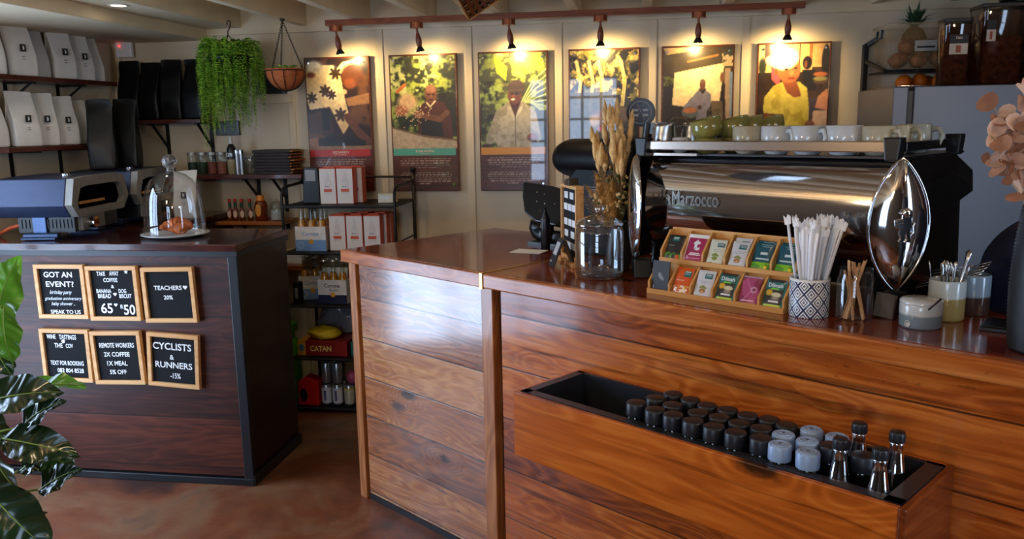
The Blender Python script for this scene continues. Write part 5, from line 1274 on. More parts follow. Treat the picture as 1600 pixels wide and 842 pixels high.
# dried grasses in a vase behind the jar
M_dry = mat('dried_gold', (236, 182, 118), .8, var=.2, vscale=50); M_dry2 = mat('dried_pampas', (234, 168, 92), .85, var=.25, vscale=60); M_dgr = mat('dried_green', (84, 84, 40), .8); M_stem = mat('dry_stem', (140, 104, 56), .7)
t = thing('dried_bouquet', 'bunch of dried bunny-tail grasses and pampas in a dark vase behind the glass jar', 'dried flowers', cl(1.185, .352, 1.09), TH)
b = MB(); b.lathe([(0, 0), (.04, 0), (.048, .03), (.046, .09), (.034, .14), (.028, .16), (.032, .17)], 24); b.build('vase', mat('dark_vase', (40, 34, 30), .4), t)
rs = random.Random(11)
stems = MB(); tails = MB(); pam = MB(); sm = MB()
def curve(p0, p1, sag, n=8):
    p0 = Vector(p0); p1 = Vector(p1); return [p0.lerp(p1, i/n)+Vector((0, 0, sag*math.sin(pi*i/n))) for i in range(n+1)]
for k in range(34):                                    # bunny tails
    x = -.01+rs.uniform(-.055, .085); z = .34+rs.uniform(0, .17)-abs(x-.01)*.35; y = rs.uniform(-.05, .04)-.03
    stems.tube(curve((0, 0, .14), (x, y, z), .01), .0013, 4)
    A = Vector((x, y, z)); d = Vector((x*.6+rs.uniform(-.1, .1), rs.uniform(-.1, .1), 1)).normalized(); L = rs.uniform(.055, .10)
    pts = [A+d*L*q for q in np.linspace(0, 1, 8)]; tails.tube(pts, [.002, .007, .0095, .0100, .0092, .0078, .0055, .002], 10)
    for j in range(60):
        q = rs.random(); a = rs.uniform(0, 2*pi); rr = .012*math.sin(pi*min(1, q*1.1+.05)); p = A+d*L*q+Vector((cos(a), sin(a), 0))*rr; e = p+Vector((cos(a)*.006, sin(a)*.006, .006)); s = Vector((-sin(a), cos(a), 0))*.0006
        tails.add([p-s, p+s, e], [(0, 1, 2)])
for k in range(20):                                     # pampas plumes low on both sides
    a = rs.uniform(-.2, 1.0); x = -.045+rs.uniform(-.035, .06); z = .19+rs.uniform(0, .15); y = rs.uniform(-.07, -.02)
    base_ = Vector((x*.5, y*.5, .15)); tip = Vector((x*1.4, y, z))
    stems.tube(curve(base_, tip, .02), .0014, 4)
    for j in range(300):
        q = rs.uniform(.1, 1); p = base_.lerp(tip, q)+Vector((0, 0, .02*math.sin(pi*q))); dr = Vector((rs.uniform(-1, 1), rs.uniform(-1, .4), rs.uniform(-.9, .5))).normalized(); e = p+dr*.032*rs.uniform(.4, 1); s = dr.cross(Vector((0, 0, 1))).normalized()*.0016
        pam.add([p-s, p+s, e], [(0, 1, 2)])
for k in range(34):
    x = rs.uniform(-.07, .07); y = rs.uniform(-.06, .0); z = rs.uniform(.20, .36); p = Vector((x, y, z)); stems.tube(curve((0, 0, .14), p, .01), .001, 4)
    for j in range(5): sm.sphere(rs.uniform(.003, .008), 6, T(x+rs.uniform(-.01, .01), y+rs.uniform(-.01, .01), z+rs.uniform(-.01, .01)), 0 if rs.random() < .55 else 1)
for k in range(7): stems.tube(curve((-.005, 0, .15), (-.09-.006*k, -.05, .19+.012*k), .005), .0012, 4)
stems.build('stems', M_stem, t); tails.build('grass_tails', M_dry, t); pam.build('pampas_plumes', M_dry2, t); sm.build('dry_florets', [M_dry, M_dgr], t)

# ------------------------------------------------------------------ tea caddy with sachets
Wcad = wood('caddy_wood', (176, 116, 54), (208, 150, 82), (226, 176, 108), rough=.4, coat=.15, fig=2, bump=.03)
cu, cw = 1.487, .095
t = thing('tea_caddy', 'two-tier bamboo caddy with six compartments per tier, full of tea sachets', 'tea caddy', cl(cu, cw, 1.09), TH)
CW = .435; n6 = 6; th = .006
def tier(y0, z0, y1, z1, front_h):
    b = MB(); b.box(0, CW, y0, y0+th, z0, z0+front_h); b.build('front_lip', Wcad, t, bevel=.001)
    b = MB(); b.box(0, CW, y0+th, y1, z0, z0+th); b.build('floor_board', Wcad, t)
    for k in range(n6+1):
        x = k*(CW-th)/n6
        b = MB(); b.prism([(y0+th, z0+th), (y1, z0+th), (y1, z1), (y0+.055, z1), (y0+th, z0+front_h+.02)], x, x+th, 'x'); b.build('divider', Wcad, t)
tier(0, 0, .075, .086, .016); tier(.062, .088, .140, .180, .014)
b = MB(); b.box(0, CW, .134, .140, 0, .186); b.build('back_board', Wcad, t)
b = MB(); b.box(0, CW, .070, .0745, .006, .088); b.build('back_board', Wcad, t)
PS = paint_mat('sachet_print', .32, .2)
def sachet_canvas(kind):
    c = Canvas(40, 56, (200, 200, 200), 20+kind); T_ = (20, 96, 96)
    def pot(col, col2): c.ell(.5, .74, .17, .075, col2, .3); c.ell(.5, .60, .10, .06, col, .6); c.ell(.36, .62, .06, .04, col, .6); c.ell(.64, .63, .07, .04, col, .6)
    def dl(x0, x1, y0, y1): c.put(c.reg(x0, x1, y0, y1), T_); c.put(c.reg(x0+.06, x1-.06, y0+.03, y0+.055), (210, 224, 220))
    if kind == 0: c.put(c.reg(0, 1, 0, 1), (40, 38, 36)); dl(.3, .7, .08, .26); c.put(c.reg(.12, .5, .42, .45), (150, 146, 140)); c.mott((84, 150, 30), .2, .45, .55, region=c.reg(.0, 1, .72, .97)); c.ell(.8, .86, .12, .08, (206, 70, 40), .3)
    if kind == 1: c.put(c.reg(0, 1, 0, 1), (238, 236, 236)); c.put(c.reg(.08, .96, .15, .94), (158, 40, 84)); c.put(c.reg(.3, .75, .66, .70), (235, 220, 226)); c.put(c.reg(.24, .8, .72, .75), (235, 220, 226)); c.line([(.2, .86), (.8, .84)], .03, (214, 150, 176)); c.line([(.12, .86), (.2, .78), (.26, .86), (.12, .86)], .03, (230, 190, 206))
    if kind == 2: c.put(c.reg(0, 1, 0, 1), (206, 208, 190)); dl(.5, .92, .14, .30); c.words(0, 1, [(.42, (.3, .9)), (.47, (.35, .85))], .02, (120, 124, 110), 3); pot((110, 130, 40), (130, 140, 60)); c.put(c.reg(.2, .4, .9, .94), (190, 110, 50))
    if kind == 3: c.put(c.reg(0, 1, 0, 1), (200, 200, 204)); dl(.45, .88, .13, .30); c.words(0, 1, [(.40, (.25, .9)), (.45, (.3, .85))], .02, (110, 110, 116), 4); pot((124, 134, 60), (160, 92, 44)); c.ell(.5, .76, .08, .04, (210, 170, 110), .4)
    if kind == 4: c.put(c.reg(0, 1, 0, 1), (16, 76, 90)); c.put(c.reg(.3, .9, .06, .08), (180, 200, 200)); c.put(c.reg(.4, .9, .12, .135), (160, 190, 190)); c.put(c.reg(.4, .78, .34, .42), (190, 210, 210)); c.put(c.reg(.2, .9, .56, .60), (180, 200, 196)); c.put(c.reg(0, 1, .70, .95), (120, 180, 30)); c.mott((70, 140, 20), .2, .48, .56, region=c.reg(0, 1, .7, .95)); c.ell(.8, .86, .09, .06, (226, 190, 40), .3)
    if kind == 5: c.put(c.reg(0, 1, 0, 1), (206, 84, 26)); dl(.5, .9, .12, .34); c.put(c.reg(.1, .6, .46, .49), (240, 210, 190)); c.mott((240, 232, 220), .16, .5, .58, region=c.reg(0, 1, .66, .95)); c.mott((240, 200, 40), .1, .6, .66, region=c.reg(0, 1, .66, .95))
    if kind == 6: c.put(c.reg(0, 1, 0, 1), (52, 48, 50)); c.put(c.reg(0, .07, 0, 1), (20, 120, 118)); c.put(c.reg(.93, 1, 0, 1), (20, 120, 118)); c.put(c.reg(.1, .9, .10, .34), (22, 110, 104)); c.put(c.reg(.3, .7, .30, .36), (120, 190, 60)); c.ell(.25, .46, .18, .1, (206, 160, 40), .3); c.ell(.62, .52, .24, .08, (206, 196, 160), .3); c.ell(.6, .64, .2, .05, (150, 140, 120), .6); c.put(c.reg(.3, .8, .72, .76), (230, 230, 230)); c.put(c.reg(.08, .92, .84, .94), (176, 204, 60))
    if kind == 7: c.put(c.reg(0, 1, 0, 1), (128, 36, 74)); c.mott((168, 70, 110), .4, .45, .6); c.ell(.7, .46, .16, .10, (200, 170, 186), .4); c.ell(.72, .46, .10, .06, (140, 50, 90), .4); c.put(c.reg(0, 1, 0, .05), (170, 160, 170)); c.put(c.reg(0, 1, .93, 1), (190, 180, 190)); c.line([(.2, .84), (.8, .82)], .05, (220, 180, 200)); c.line([(.2, .1), (.6, .5), (.3, .8)], .04, (196, 120, 156))
    return c
KL = ['dark herbal', 'magenta and white', 'pale green', 'white and grey', 'teal and lime', 'orange and daisy', 'dark lemon-print', 'glossy magenta']
def sachet(kind, slot, tier_, row, label, w=.056, h=.082):
    x = (slot+.5)*(CW-th)/n6+th/2; y0, z0 = ((.008, .007) if tier_ == 0 else (.070, .095))
    y0 += .009*row
    root = thing('tea_sachet', label, 'tea sachet', cl(cu, cw, 1.09)+UU*x+WW*y0+Vector((0, 0, z0+.002*row)), TH, 'tea sachets in the caddy')
    A = T(0, 0, 0, -27, 0, 0)
    b = MB()
    b.grid(lambda u, v: A @ Vector(((u-.5)*w, .0035*(1-(2*u-1)**2)*(1-(2*v-1)**2)+.0004, v*h)), 8, 8)
    b.grid(lambda u, v: A @ Vector(((.5-u)*w, -.0001, v*h)), 2, 2); b.build('foil_back', M_steel if kind in (3, 7) else M_paper, root)
    b = MB(); sachet_canvas(kind).mesh(b, lambda u, v: A @ Vector(((u-.5)*w, -.0042*(1-(2*u-1)**4)*(1-(2*v-1)**4)-.0006, (1-v)*h))); b.build('front_print', PS, root)
    b = MB()
    if kind == 6: ftext(b, 'Dilmah', 0, h*.79, w*.74, h*.13, -.0048, .0003, .02, 0, M=A)
    if kind == 1: ftext(b, 't', .002, h*.62, w*.34, h*.40, -.0048, .0003, .04, 0, M=A)
    if kind in (0, 2, 3, 4, 5): ftext(b, 'Dilmah', *{0: (0, .83), 2: (.012, .78), 3: (.010, .785), 4: (.005, .62), 5: (.011, .77)}[kind][:1], h*{0: .83, 2: .78, 3: .785, 4: .62, 5: .77}[kind], w*.30, h*.05, -.0050, .0002, .0, 0, M=A)
    if b.v: b.build('lettering', M_white, root)
    return root
top = [(0, .056, .080), (1, .068, .088), (2, .052, .078), (3, .052, .078), (4, .054, .080), (4, .054, .080)]
for k, (kd, w_, h_) in enumerate(top):
    sachet(kd, k if k != 1 else 1.02, 1, 0, '%s tea sachet in the upper tier of the caddy%s' % (KL[kd], ['', '', '', '', ', fifth compartment', ', end compartment'][k]), w_, h_)
sachet(3, 3, 1, 1.1, 'white and grey tea sachet peeping out behind another in the upper tier', .052, .086); sachet(4, 4, 1, 1.1, 'teal tea sachet behind the front one, upper tier fifth compartment', .054, .084); sachet(4, 5, 1, 1.1, 'teal tea sachet behind the front one, upper tier end compartment', .054, .084)
for k, kd in ((1, 5), (2, 3), (3, 6), (4, 7), (5, 6)):
    sachet(kd, k, 0, 0, '%s tea sachet in the lower tier of the caddy%s' % (KL[kd], {3: ', between white and magenta sachets', 5: ', end compartment'}.get(k, '')), .056, .084)
x = .5*(CW-th)/n6+th/2
o = thing('black_card', 'plain black card with a small pale emblem in the lower tier of the caddy', 'card', cl(cu, cw, 1.09)+UU*x+WW*.012+Vector((0, 0, .007)), TH)
b = MB(); b.box(-.031, .028, -.0015, .0015, 0, .092, T(0, 0, 0, -8)); b.build('card', mat('card_black', (34, 34, 38), .5), o)
b = MB(); b.prism([(-.010, .052), (-.004, .060), (.004, .050), (.012, .040), (.010, .034), (.0, .038), (-.008, .044)], -.0022, -.0014, 'y', T(0, 0, 0, -8)); b.box(-.024, -.020, -.0022, -.0014, .008, .02, T(0, 0, 0, -8)); b.build('print', M_grey, o)

# ------------------------------------------------------------------ straws, stirrers, pots of spoons
def pattern_mat():
    t = NT('diamond_pattern'); sp = t.n('SeparateXYZ'); t.set(sp.inputs[0], t.obj())
    ang = t.math('DIVIDE', t.math('ARCTAN2', sp.outputs[1], sp.outputs[0]), 2*pi/9); zz = t.math('DIVIDE', sp.outputs[2], .042)
    def tri(v): return t.math('ABSOLUTE', t.math('SUBTRACT', t.math('MULTIPLY', t.math('FRACT', v), 2.0), 1.0))
    dsum = t.math('ADD', tri(ang), tri(zz)); d = t.math('ABSOLUTE', t.math('SUBTRACT', dsum, 1.0))
    st = t.math('GREATER_THAN', t.math('FRACT', t.math('MULTIPLY', d, 2.5)), .42)
    t.set(t.b.inputs['Base Color'], t.mix(st, rgb(36, 52, 92), rgb(232, 236, 242))); t.b.inputs['Roughness'].default_value = .3
    return t.mat
t = thing('straw_cup', 'cylindrical cup with blue and white diamond pattern holding paper-wrapped straws', 'cup', cl(1.972, .138, 1.09), TH)
b = MB(); b.lathe([(.0, .003), (.046, .003), (.050, .0), (.0505, .002), (.0505, .099), (.047, .100), (.047, .01), (0, .008)], 48); b.build('body', pattern_mat(), t)
b = MB(); b.lathe([(.0507, .094), (.0507, .1005), (.0468, .1005), (.0468, .094)], 40); b.build('rim', M_white, t)
M_straw = mat('straw_paper', (248, 249, 252), .6, var=.02); rs = random.Random(5); sw = None
for k in range(38):
    a = rs.uniform(0, 2*pi); q = .036*math.sqrt(rs.random()); lean = rs.uniform(.0, .13)
    x, y = q*cos(a), q*sin(a); L = rs.uniform(.222, .250)
    if sw is None:
        sw = thing('paper_straw', 'paper-wrapped straw standing in the diamond-patterned cup', 'straw', (0, 0, 0), 0, 'wrapped straws in the patterned cup')
        b = MB(); b.tube([(0, 0, 0), (0, 0, .18), (.001, 0, .205)], [.0078, .0084, .0080], 8, flat=.42); b.build('straw', M_straw, sw)
        b = MB(); b.add([(-.008, 0, .203), (.008, .001, .203), (.0095, .002, .222), (.003, -.002, .227), (-.002, .002, .219), (-.0088, -.001, .226)], [(0, 1, 2, 3, 4, 5)]); b.build('wrapper_end', M_straw, sw)
        o = sw
    else: o = dup(sw)
    o.location = cl(1.972, .138, 1.100)+Vector((x*.6, y*.6, 0)); o.rotation_euler = (-y*6.2+rs.uniform(-.05, .05), x*7.0+.05+rs.uniform(-.05, .05), rs.uniform(-.7, .7)); o.scale = (1, 1, L/.22)
t = thing('stirrer_jar', 'small clear glass jar holding wooden stirrers beside the straw cup', 'jar', cl(2.085, .150, 1.09), TH)
b = MB(); b.lathe([(0, .004), (.036, .003), (.042, .0), (.044, .008), (.044, .108), (.040, .118), (.040, .132), (.042, .134)], 32); b.build('glass', thin_glass('stir_glass', (244, 247, 250), .01, 1.2, .05), t)
Wst = mat('stirrer_wood', (206, 160, 112), .6, var=.1)
st = None; rs = random.Random(9)
for k in range(14):
    a = rs.uniform(0, 2*pi); L = rs.uniform(.135, .165)
    if st is None:
        st = thing('wooden_stirrer', 'flat wooden stirrer leaning in the small clear glass jar', 'stirrer', (0, 0, 0), 0, 'wooden stirrers in the glass jar')
        b = MB(); b.box(-.0038, .0038, -.0008, .0008, 0, .14); b.build('stick', Wst, st, bevel=.0006); o = st
    else: o = dup(st)
    o.location = cl(2.085, .150, 1.097)+Vector((.026*cos(a), .026*sin(a), 0)); o.rotation_euler = (0, 0, 0)
    d = Vector((-.046*cos(a+rs.uniform(-.9, .9)), -.040*sin(a), .13)); 
    o.rotation_mode = 'QUATERNION'; o.rotation_quaternion = d.to_track_quat('Z', 'Y') @ Matrix.Rotation(rs.uniform(0, 3), 3, 'Z').to_quaternion(); o.scale = (1, 1, L/.14)
def glaze(name, top_, bot, zc):
    t = NT(name); sp = t.n('SeparateXYZ'); t.set(sp.inputs[0], t.obj()); nz = t.noise(t.obj(), 30, 2)
    f = t.maprange(t.math('MULTIPLY_ADD', nz, .006, sp.outputs[2]), zc-.004+.003, zc+.003+.003)
    t.set(t.b.inputs['Base Color'], t.mix(f, rgb(*bot), rgb(*top_))); t.b.inputs['Roughness'].default_value = .16; t.b.inputs['Coat Weight'].default_value = .4
    return t.mat
def pot(loc, r, h, m, label, lid):
    t = thing('ceramic_pot', label, 'pot', loc, TH, 'small ceramic pots on the bar')
    b = MB(); b.lathe([(0, .0), (r*.94, 0), (r, .005), (r, h-.006), (r*.97, h), (r*.90, h), (r*.88, h*.6), (r*.86, .01), (0, .008)], 36); b.build('body', m, t)
    if lid: b = MB(); b.lathe([(r*1.0, h+.0005), (r*1.0, h+.005), (r*.9, h+.009), (r*.3, h+.011), (0, h+.0115)], 36); b.build('lid', M_wmug, t)
    return t
G1 = glaze('pot_grey', (206, 210, 208), (126, 142, 150), .034); G2 = glaze('pot_sand', (196, 204, 200), (162, 138, 82), .058); G3 = glaze('pot_blue', (120, 142, 160), (60, 44, 40), .05)
pt = pot(cl(2.228, .200, 1.09), .049, .060, G1, 'low white and grey lidded pot with a dark spoon, at the bar front', True)
b = MB(); b.cyl(.005, 0, .0012, 12, T(-.012, -.0485, .012, 90), 0); b.tube([(-.013+.006*cos(a), -.0492, .013+.008*sin(a)) for a in np.linspace(0, 2*pi, 14, endpoint=False)], .0012, 5, closed=True); b.build('stamp', M_wmug, pt)
sp_ = thing('dark_spoon', 'small dark spoon handle resting on the low grey pot', 'spoon', cl(2.258, .158, 1.142), TH+R(25)); b = MB(); b.tube([(0, 0, 0), (.012, -.002, .014), (.026, -.004, .030)], [.0022, .002, .0028], 8); b.build('handle', mat('spoon_dark', (50, 30, 34), .3, metal=.5), sp_)
pot(cl(2.248, .318, 1.09), .043, .102, G2, 'tall white and sand pot full of teaspoons, behind the low grey pot', False)
pot(cl(2.280, .42, 1.09), .04, .105, G3, 'tall blue-grey pot standing behind the teaspoon pot', False)
M_cut = mat('cutlery_steel', (190, 188, 186), .18, metal=1, var=.01); ts = None; rs = random.Random(4)
for k in range(13):
    a = 2*pi*k/13+.2; q = .026 if k % 3 else .012
    if ts is None:
        ts = thing('teaspoon', 'steel teaspoon standing handle up in the sand-coloured pot', 'teaspoon', (0, 0, 0), 0, 'teaspoons in the sand-coloured pot')
        b = MB(); b.tube([(0, 0, .0), (0, 0, .02), (0, 0, .06), (0, 0, .11), (0, 0, .13), (0, 0, .136)], [.006, .007, .0022, .0032, .0052, .002], 8, flat=.45); b.build('spoon', M_cut, ts); o = ts
    else: o = dup(ts)
    o.location = cl(2.248, .318, 1.10)+Vector((q*cos(a), q*sin(a), 0)); o.rotation_euler = (-sin(a)*.16*q/.026, cos(a)*.16*q/.026, a*2.3)
o = dup(ts, None, None, 'large rounded steel spoon handle rising above the other teaspoons'); o.location = cl(2.262, .315, 1.115); o.rotation_euler = (.05, .22, .4); o.scale = (1.8, 1.8, 1.15); del o['group']
t = thing('clear_box', 'small clear box of paper packets between stirrer jar and machine foot', 'box', cl(2.13, .225, 1.09), TH)
b = MB(); b.box(-.03, .03, -.02, .02, 0, .07); b.build('box', thin_glass('box_clear', (230, 235, 240), .05, .8, .05), t); b = MB(); b.box(-.024, .024, -.006, .006, .004, .064, T(0, 0, 0, 0, 6)); b.build('packet', mat('packet', (120, 104, 86), .6), t)
# cutlery bundle behind
t = thing('fork', '', 'fork', (0, 0, 0)); 
b = MB(); b.tube([(0, 0, 0), (.05, 0, .004), (.11, 0, .0)], [.003, .0022, .0045], 6, flat=.5); b.build('handle', M_cut, t)
b = MB()
for q in (-.0075, -.0025, .0025, .0075): b.tube([(.108, q, 0), (.13, q*1.1, .004), (.15, q*1.1, .006)], .0012, 5)
b.build('tines', M_cut, t); FK = t
t['label'] = 'steel fork in the loose bundle beside the chrome end plate'; t['group'] = 'forks lying in a bundle behind the end plate'
for k in range(6):
    o = FK if k == 0 else dup(FK)
    o.location = cl(2.155+.004*k, .365+.008*k, 1.15+.008*k); o.rotation_euler = (0, R(-14), TH+R(18-4*k))
t = thing('cutlery_tray', 'dark tray under a loose bundle of forks behind the end plate', 'tray', cl(2.20, .505, 1.09), TH)
b = MB(); b.box(-.07, .07, -.06, .03, 0, .006); b.box(-.07, .07, .024, .03, .006, .05); b.box(-.07, -.064, -.06, .03, .006, .05); b.box(.064, .07, -.06, .03, .006, .05); b.build('tray', M_blackpl, t)
# ================================================================== fridge and what stands on and behind it
M_fr = mat('fridge_steel', (112, 117, 126), .42, metal=.7, var=.04, vscale=2)
t = thing('fridge', 'tall stainless steel fridge behind the espresso machine', 'fridge', (1.033, 3.70, 0))
b = MB(); b.box(.083, 1.30, 0, .58, .02, 1.718); b.build('cabinet', M_fr, t, bevel=.004)
b = MB(); b.box(0, .060, .0, .58, .06, 1.718); b.build('door', M_fr, t, bevel=.005)
b = MB(); b.box(.060, .083, .012, .57, .06, 1.70); b.build('gasket', M_blackpl, t)
b = MB(); b.box(.03, .11, .01, .06, 1.718, 1.724); b.build('hinge', M_chrome, t, bevel=.002)
# clear food containers on the fridge
M_smoke = thin_glass('container_clear', (186, 164, 154), .05, 1.1, .05); M_amber = mat('cereal', (132, 84, 56), .8, var=.3, vscale=50, bump=.3); M_dlid = mat('dark_lid', (50, 42, 40), .5); M_tagk = mat('tag_black', (20, 18, 20), .5)
def container(x, y, w, d, h, label, fill, tag_, group, rz=0):
    t = thing('food_container', label, 'container', (x, y, 1.7185), rz, group)
    r = .022
    def rr(s): return [(sx*(w/2*s-r)+r*cos(a), sy*(d/2*s-r)+r*sin(a)) for sx, sy, a0 in ((1, 1, 0), (-1, 1, pi/2), (-1, -1, pi), (1, -1, 1.5*pi)) for a in np.linspace(a0, a0+pi/2, 5)]
    b = MB(); p0 = rr(.94); p1 = rr(1.0); n = len(p0)
    b.add([(x_, y_, .002) for x_, y_ in p0]+[(x_, y_, h) for x_, y_ in p1], [(i, (i+1) % n, n+(i+1) % n, n+i) for i in range(n)]+[tuple(range(n-1, -1, -1))], None, 0, True); b.build('body', M_smoke, t)
    b = MB(); b.prism(rr(.90), .006, h*fill, 'z'); b.build('contents', M_amber, t)
    b = MB(); b.prism(rr(1.05), h, h+.016, 'z'); b.build('lid', M_dlid, t, bevel=.003)
    if tag_:
        tx, tz, tw, thh = tag_; y_ = -d/2-.0025
        b = MB(); b.box(tx-tw/2, tx+tw/2, y_, y_+.001, tz, tz+thh*.55); b.build('label', mat('label_cream', (206, 186, 168), .6), t)
        b = MB(); b.box(tx-tw/2, tx+tw/2, y_, y_+.001, tz+thh*.55, tz+thh); b.build('label', M_tagk, t)
        b = MB(); b.box(tx-tw*.15, tx+tw*.12, y_-.0006, y_, tz+thh*.08, tz+thh*.46); b.build('picture', mat('label_brown', (160, 84, 46), .6), t)
        return t
c1 = container(1.308, 3.86, .112, .11, .262, 'tall slim smoky container with an Oats label at the edge of the fridge top', .82, (0, .130, .072, .080), 'smoky containers on the fridge')
b = MB(); ftext(b, 'Oats', 0, .198, .026, .012, -.0585, .0003); b.build('lettering', mat('oats_pink', (226, 190, 176), .6), c1)
container(1.490, 3.90, .175, .17, .318, 'large smoky container with a side label in the middle of the fridge top', .62, (-.055, .18, .036, .085), 'smoky containers on the fridge')
container(1.385, 4.05, .05, .10, .155, 'small dark container between the Oats container and the large one', .9, None, 'smoky containers on the fridge')
container(1.700, 3.92, .175, .17, .318, 'large smoky container at the outer end of the fridge top', .7, (-.06, .19, .034, .085), 'smoky containers on the fridge')
t = thing('dark_basket', 'dark woven basket resting on the large containers above the fridge', 'basket', (1.62, 3.92, 2.053)); b = MB(); b.lathe([(0, 0), (.10, 0), (.15, .09)], 30)
for k in range(7): b.tube([((.105+.0062*k)*cos(a), (.105+.0062*k)*sin(a), .008+.0125*k) for a in np.linspace(0, 2*pi, 30, endpoint=False)], .006, 5, closed=True)
b.build('weave', M_blackpl, t)

# wall rack with clear bins
wr = thing('bin_rack', 'black wall rack with hooked uprights holding two clear bins', 'rack', (1.14, 4.635, 0))
for x in (0, .80):
    b = MB(); b.box(x-.012, x+.012, -.03, .012, 1.2, 1.965); b.bar((x, -.01, 1.955), (x+.045, -.05, 1.985), .024, .024); b.build('upright', M_black, wr, bevel=.003)
for z in (1.815, 1.585):
    b = MB(); b.bar((0, -.02, z+.065), (.02, -.31, z), .014, .016); b.bar((.80, -.02, z+.065), (.80, -.31, z), .014, .016); b.box(.012, .81, -.318, -.300, z-.012, z+.004); b.box(.02, .80, -.30, -.02, z-.006, z+.0); b.build('shelf', M_black, wr)
M_bin = mat('frosted_plastic', (216, 178, 130), .25, alpha=.2, var=.02)
def bin_(x, y, z, w, d, h, label):
    t = thing('clear_bin', label, 'bin', (x, y, z), 0, 'clear bins on the wall rack')
    q = .05; b = MB(); p0 = [(q*.5, q*.5), (w-q*.5, q*.5), (w-q*.5, d-q*.5), (q*.5, d-q*.5)]; p1 = [(0, 0), (w, 0), (w, d), (0, d)]
    b.add([(a, c, .003) for a, c in p0]+[(a, c, h) for a, c in p1], [(i, (i+1) % 4, 4+(i+1) % 4, 4+i) for i in range(4)]+[(3, 2, 1, 0)]); b.build('tub', M_bin, t)
    b = MB(); b.tube([(0, 0, h), (w, 0, h), (w, d, h), (0, d, h)], .006, 6, closed=True); b.build('rim', M_bin, t)
    b = MB(); b.tube([(-.006, d*.25, h-.02), (-.010, d*.25, h-.06), (-.010, d*.55, h-.06), (-.006, d*.55, h-.02)], .006, 6); b.build('clip', mat('bin_clip', (50, 62, 72), .5), t)
    return t
b1 = bin_(1.165, 4.33, 1.8185, .43, .27, .215, 'clear bin of orange-brown produce with a printed label on the upper rack shelf')
b = MB(); b.box(.13, .30, .006, .009, .085, .135); b.build('label', mat('bin_label', (190, 180, 168), .6), b1)
b = MB(); b.box(.14, .22, .0045, .006, .100, .108); b.cyl(.012, 0, .001, 12, T(.245, .0055, .118, 90)); b.cyl(.012, 0, .001, 12, T(.275, .0055, .104, 90)); b.build('print', M_tagk, b1)
b2 = bin_(1.165, 4.33, 1.5885, .43, .27, .15, 'clear bin heaped with oranges on the lower rack shelf')
M_or = mat('orange_peel', (222, 112, 22), .45, bump=.25, vscale=300, var=.06); rs = random.Random(2); og = None
pos = [(.07, .06, .045), (.15, .06, .045), (.23, .06, .045), (.31, .06, .045), (.38, .07, .045), (.07, .14, .045), (.15, .14, .045), (.24, .15, .045), (.33, .15, .045), (.07, .22, .045), (.16, .22, .045), (.25, .22, .045), (.34, .22, .045),
       (.09, .08, .11), (.18, .08, .112), (.27, .09, .112), (.36, .10, .11), (.08, .17, .11), (.17, .17, .115), (.26, .18, .114), (.35, .18, .11), (.12, .11, .172), (.20, .13, .178), (.29, .12, .175), (.25, .19, .17)]
for k, (x, y, z) in enumerate(pos):
    loc = (1.165+x, 4.33+y, 1.5885+z)
    if og is None:
        b = MB(); b.sphere(.040, 18, None, 0, 1, 1, .94); og = b.build('orange', M_or); o = og
    else: o = og.copy(); COL.objects.link(o)
    tag(o, 'ripe orange in the lower clear bin of the wall rack', 'orange', 'oranges in the lower bin', loc, rs.uniform(0, 3))
M_prod = mat('produce_brown', (150, 82, 36), .7, var=.3, vscale=30, bump=.3)
pr = None
for k, (x, y, z) in enumerate([(.08, .07, .05), (.17, .07, .05), (.26, .07, .05), (.35, .08, .05), (.10, .17, .05), (.2, .18, .05), (.31, .18, .05), (.12, .10, .115), (.22, .11, .115), (.37, .16, .112)]):
    if pr is None: b = MB(); b.sphere(.043, 16, None, 0, 1, 1, .85, .25, 4); pr = b.build('root_vegetable', M_prod); o = pr
    else: o = pr.copy(); COL.objects.link(o)
    tag(o, 'orange-brown root vegetable in the upper clear bin', 'vegetable', 'root vegetables in the upper bin', (1.165+x, 4.33+y, 1.8185+z), k*1.1)
# pineapple in the upper bin
t = thing('pineapple', 'pineapple lying in the upper bin with its spiky green crown showing', 'pineapple', (1.345, 4.53, 1.945))
b = MB(); b.sphere(.06, 18, T(0, 0, .02), 0, 1, 1, 1.25, .06); b.build('fruit', mat('pineapple_skin', (120, 84, 34), .7, var=.3, vscale=90, bump=.5), t)
b = MB(); rs = random.Random(8)
for k in range(46):
    a = k*2.4; lean = .25+.95*((k % 23)/23); L = rs.uniform(.09, .14); d = Vector((cos(a)*math.sin(lean), sin(a)*math.sin(lean), cos(lean))); s = d.cross(Vector((0, 0, 1))).normalized()*.010; p = Vector((0, 0, .085)); mid = p+d*L*.5+Vector((0, 0, .008)); e = p+d*L+Vector((0, 0, -.02*lean))
    b.add([p-s*.8, p+s*.8, mid+s, e, mid-s], [(0, 1, 2, 4), (4, 2, 3)])
b.build('crown_leaves', mat('pineapple_green', (52, 84, 58), .55, var=.15), t)

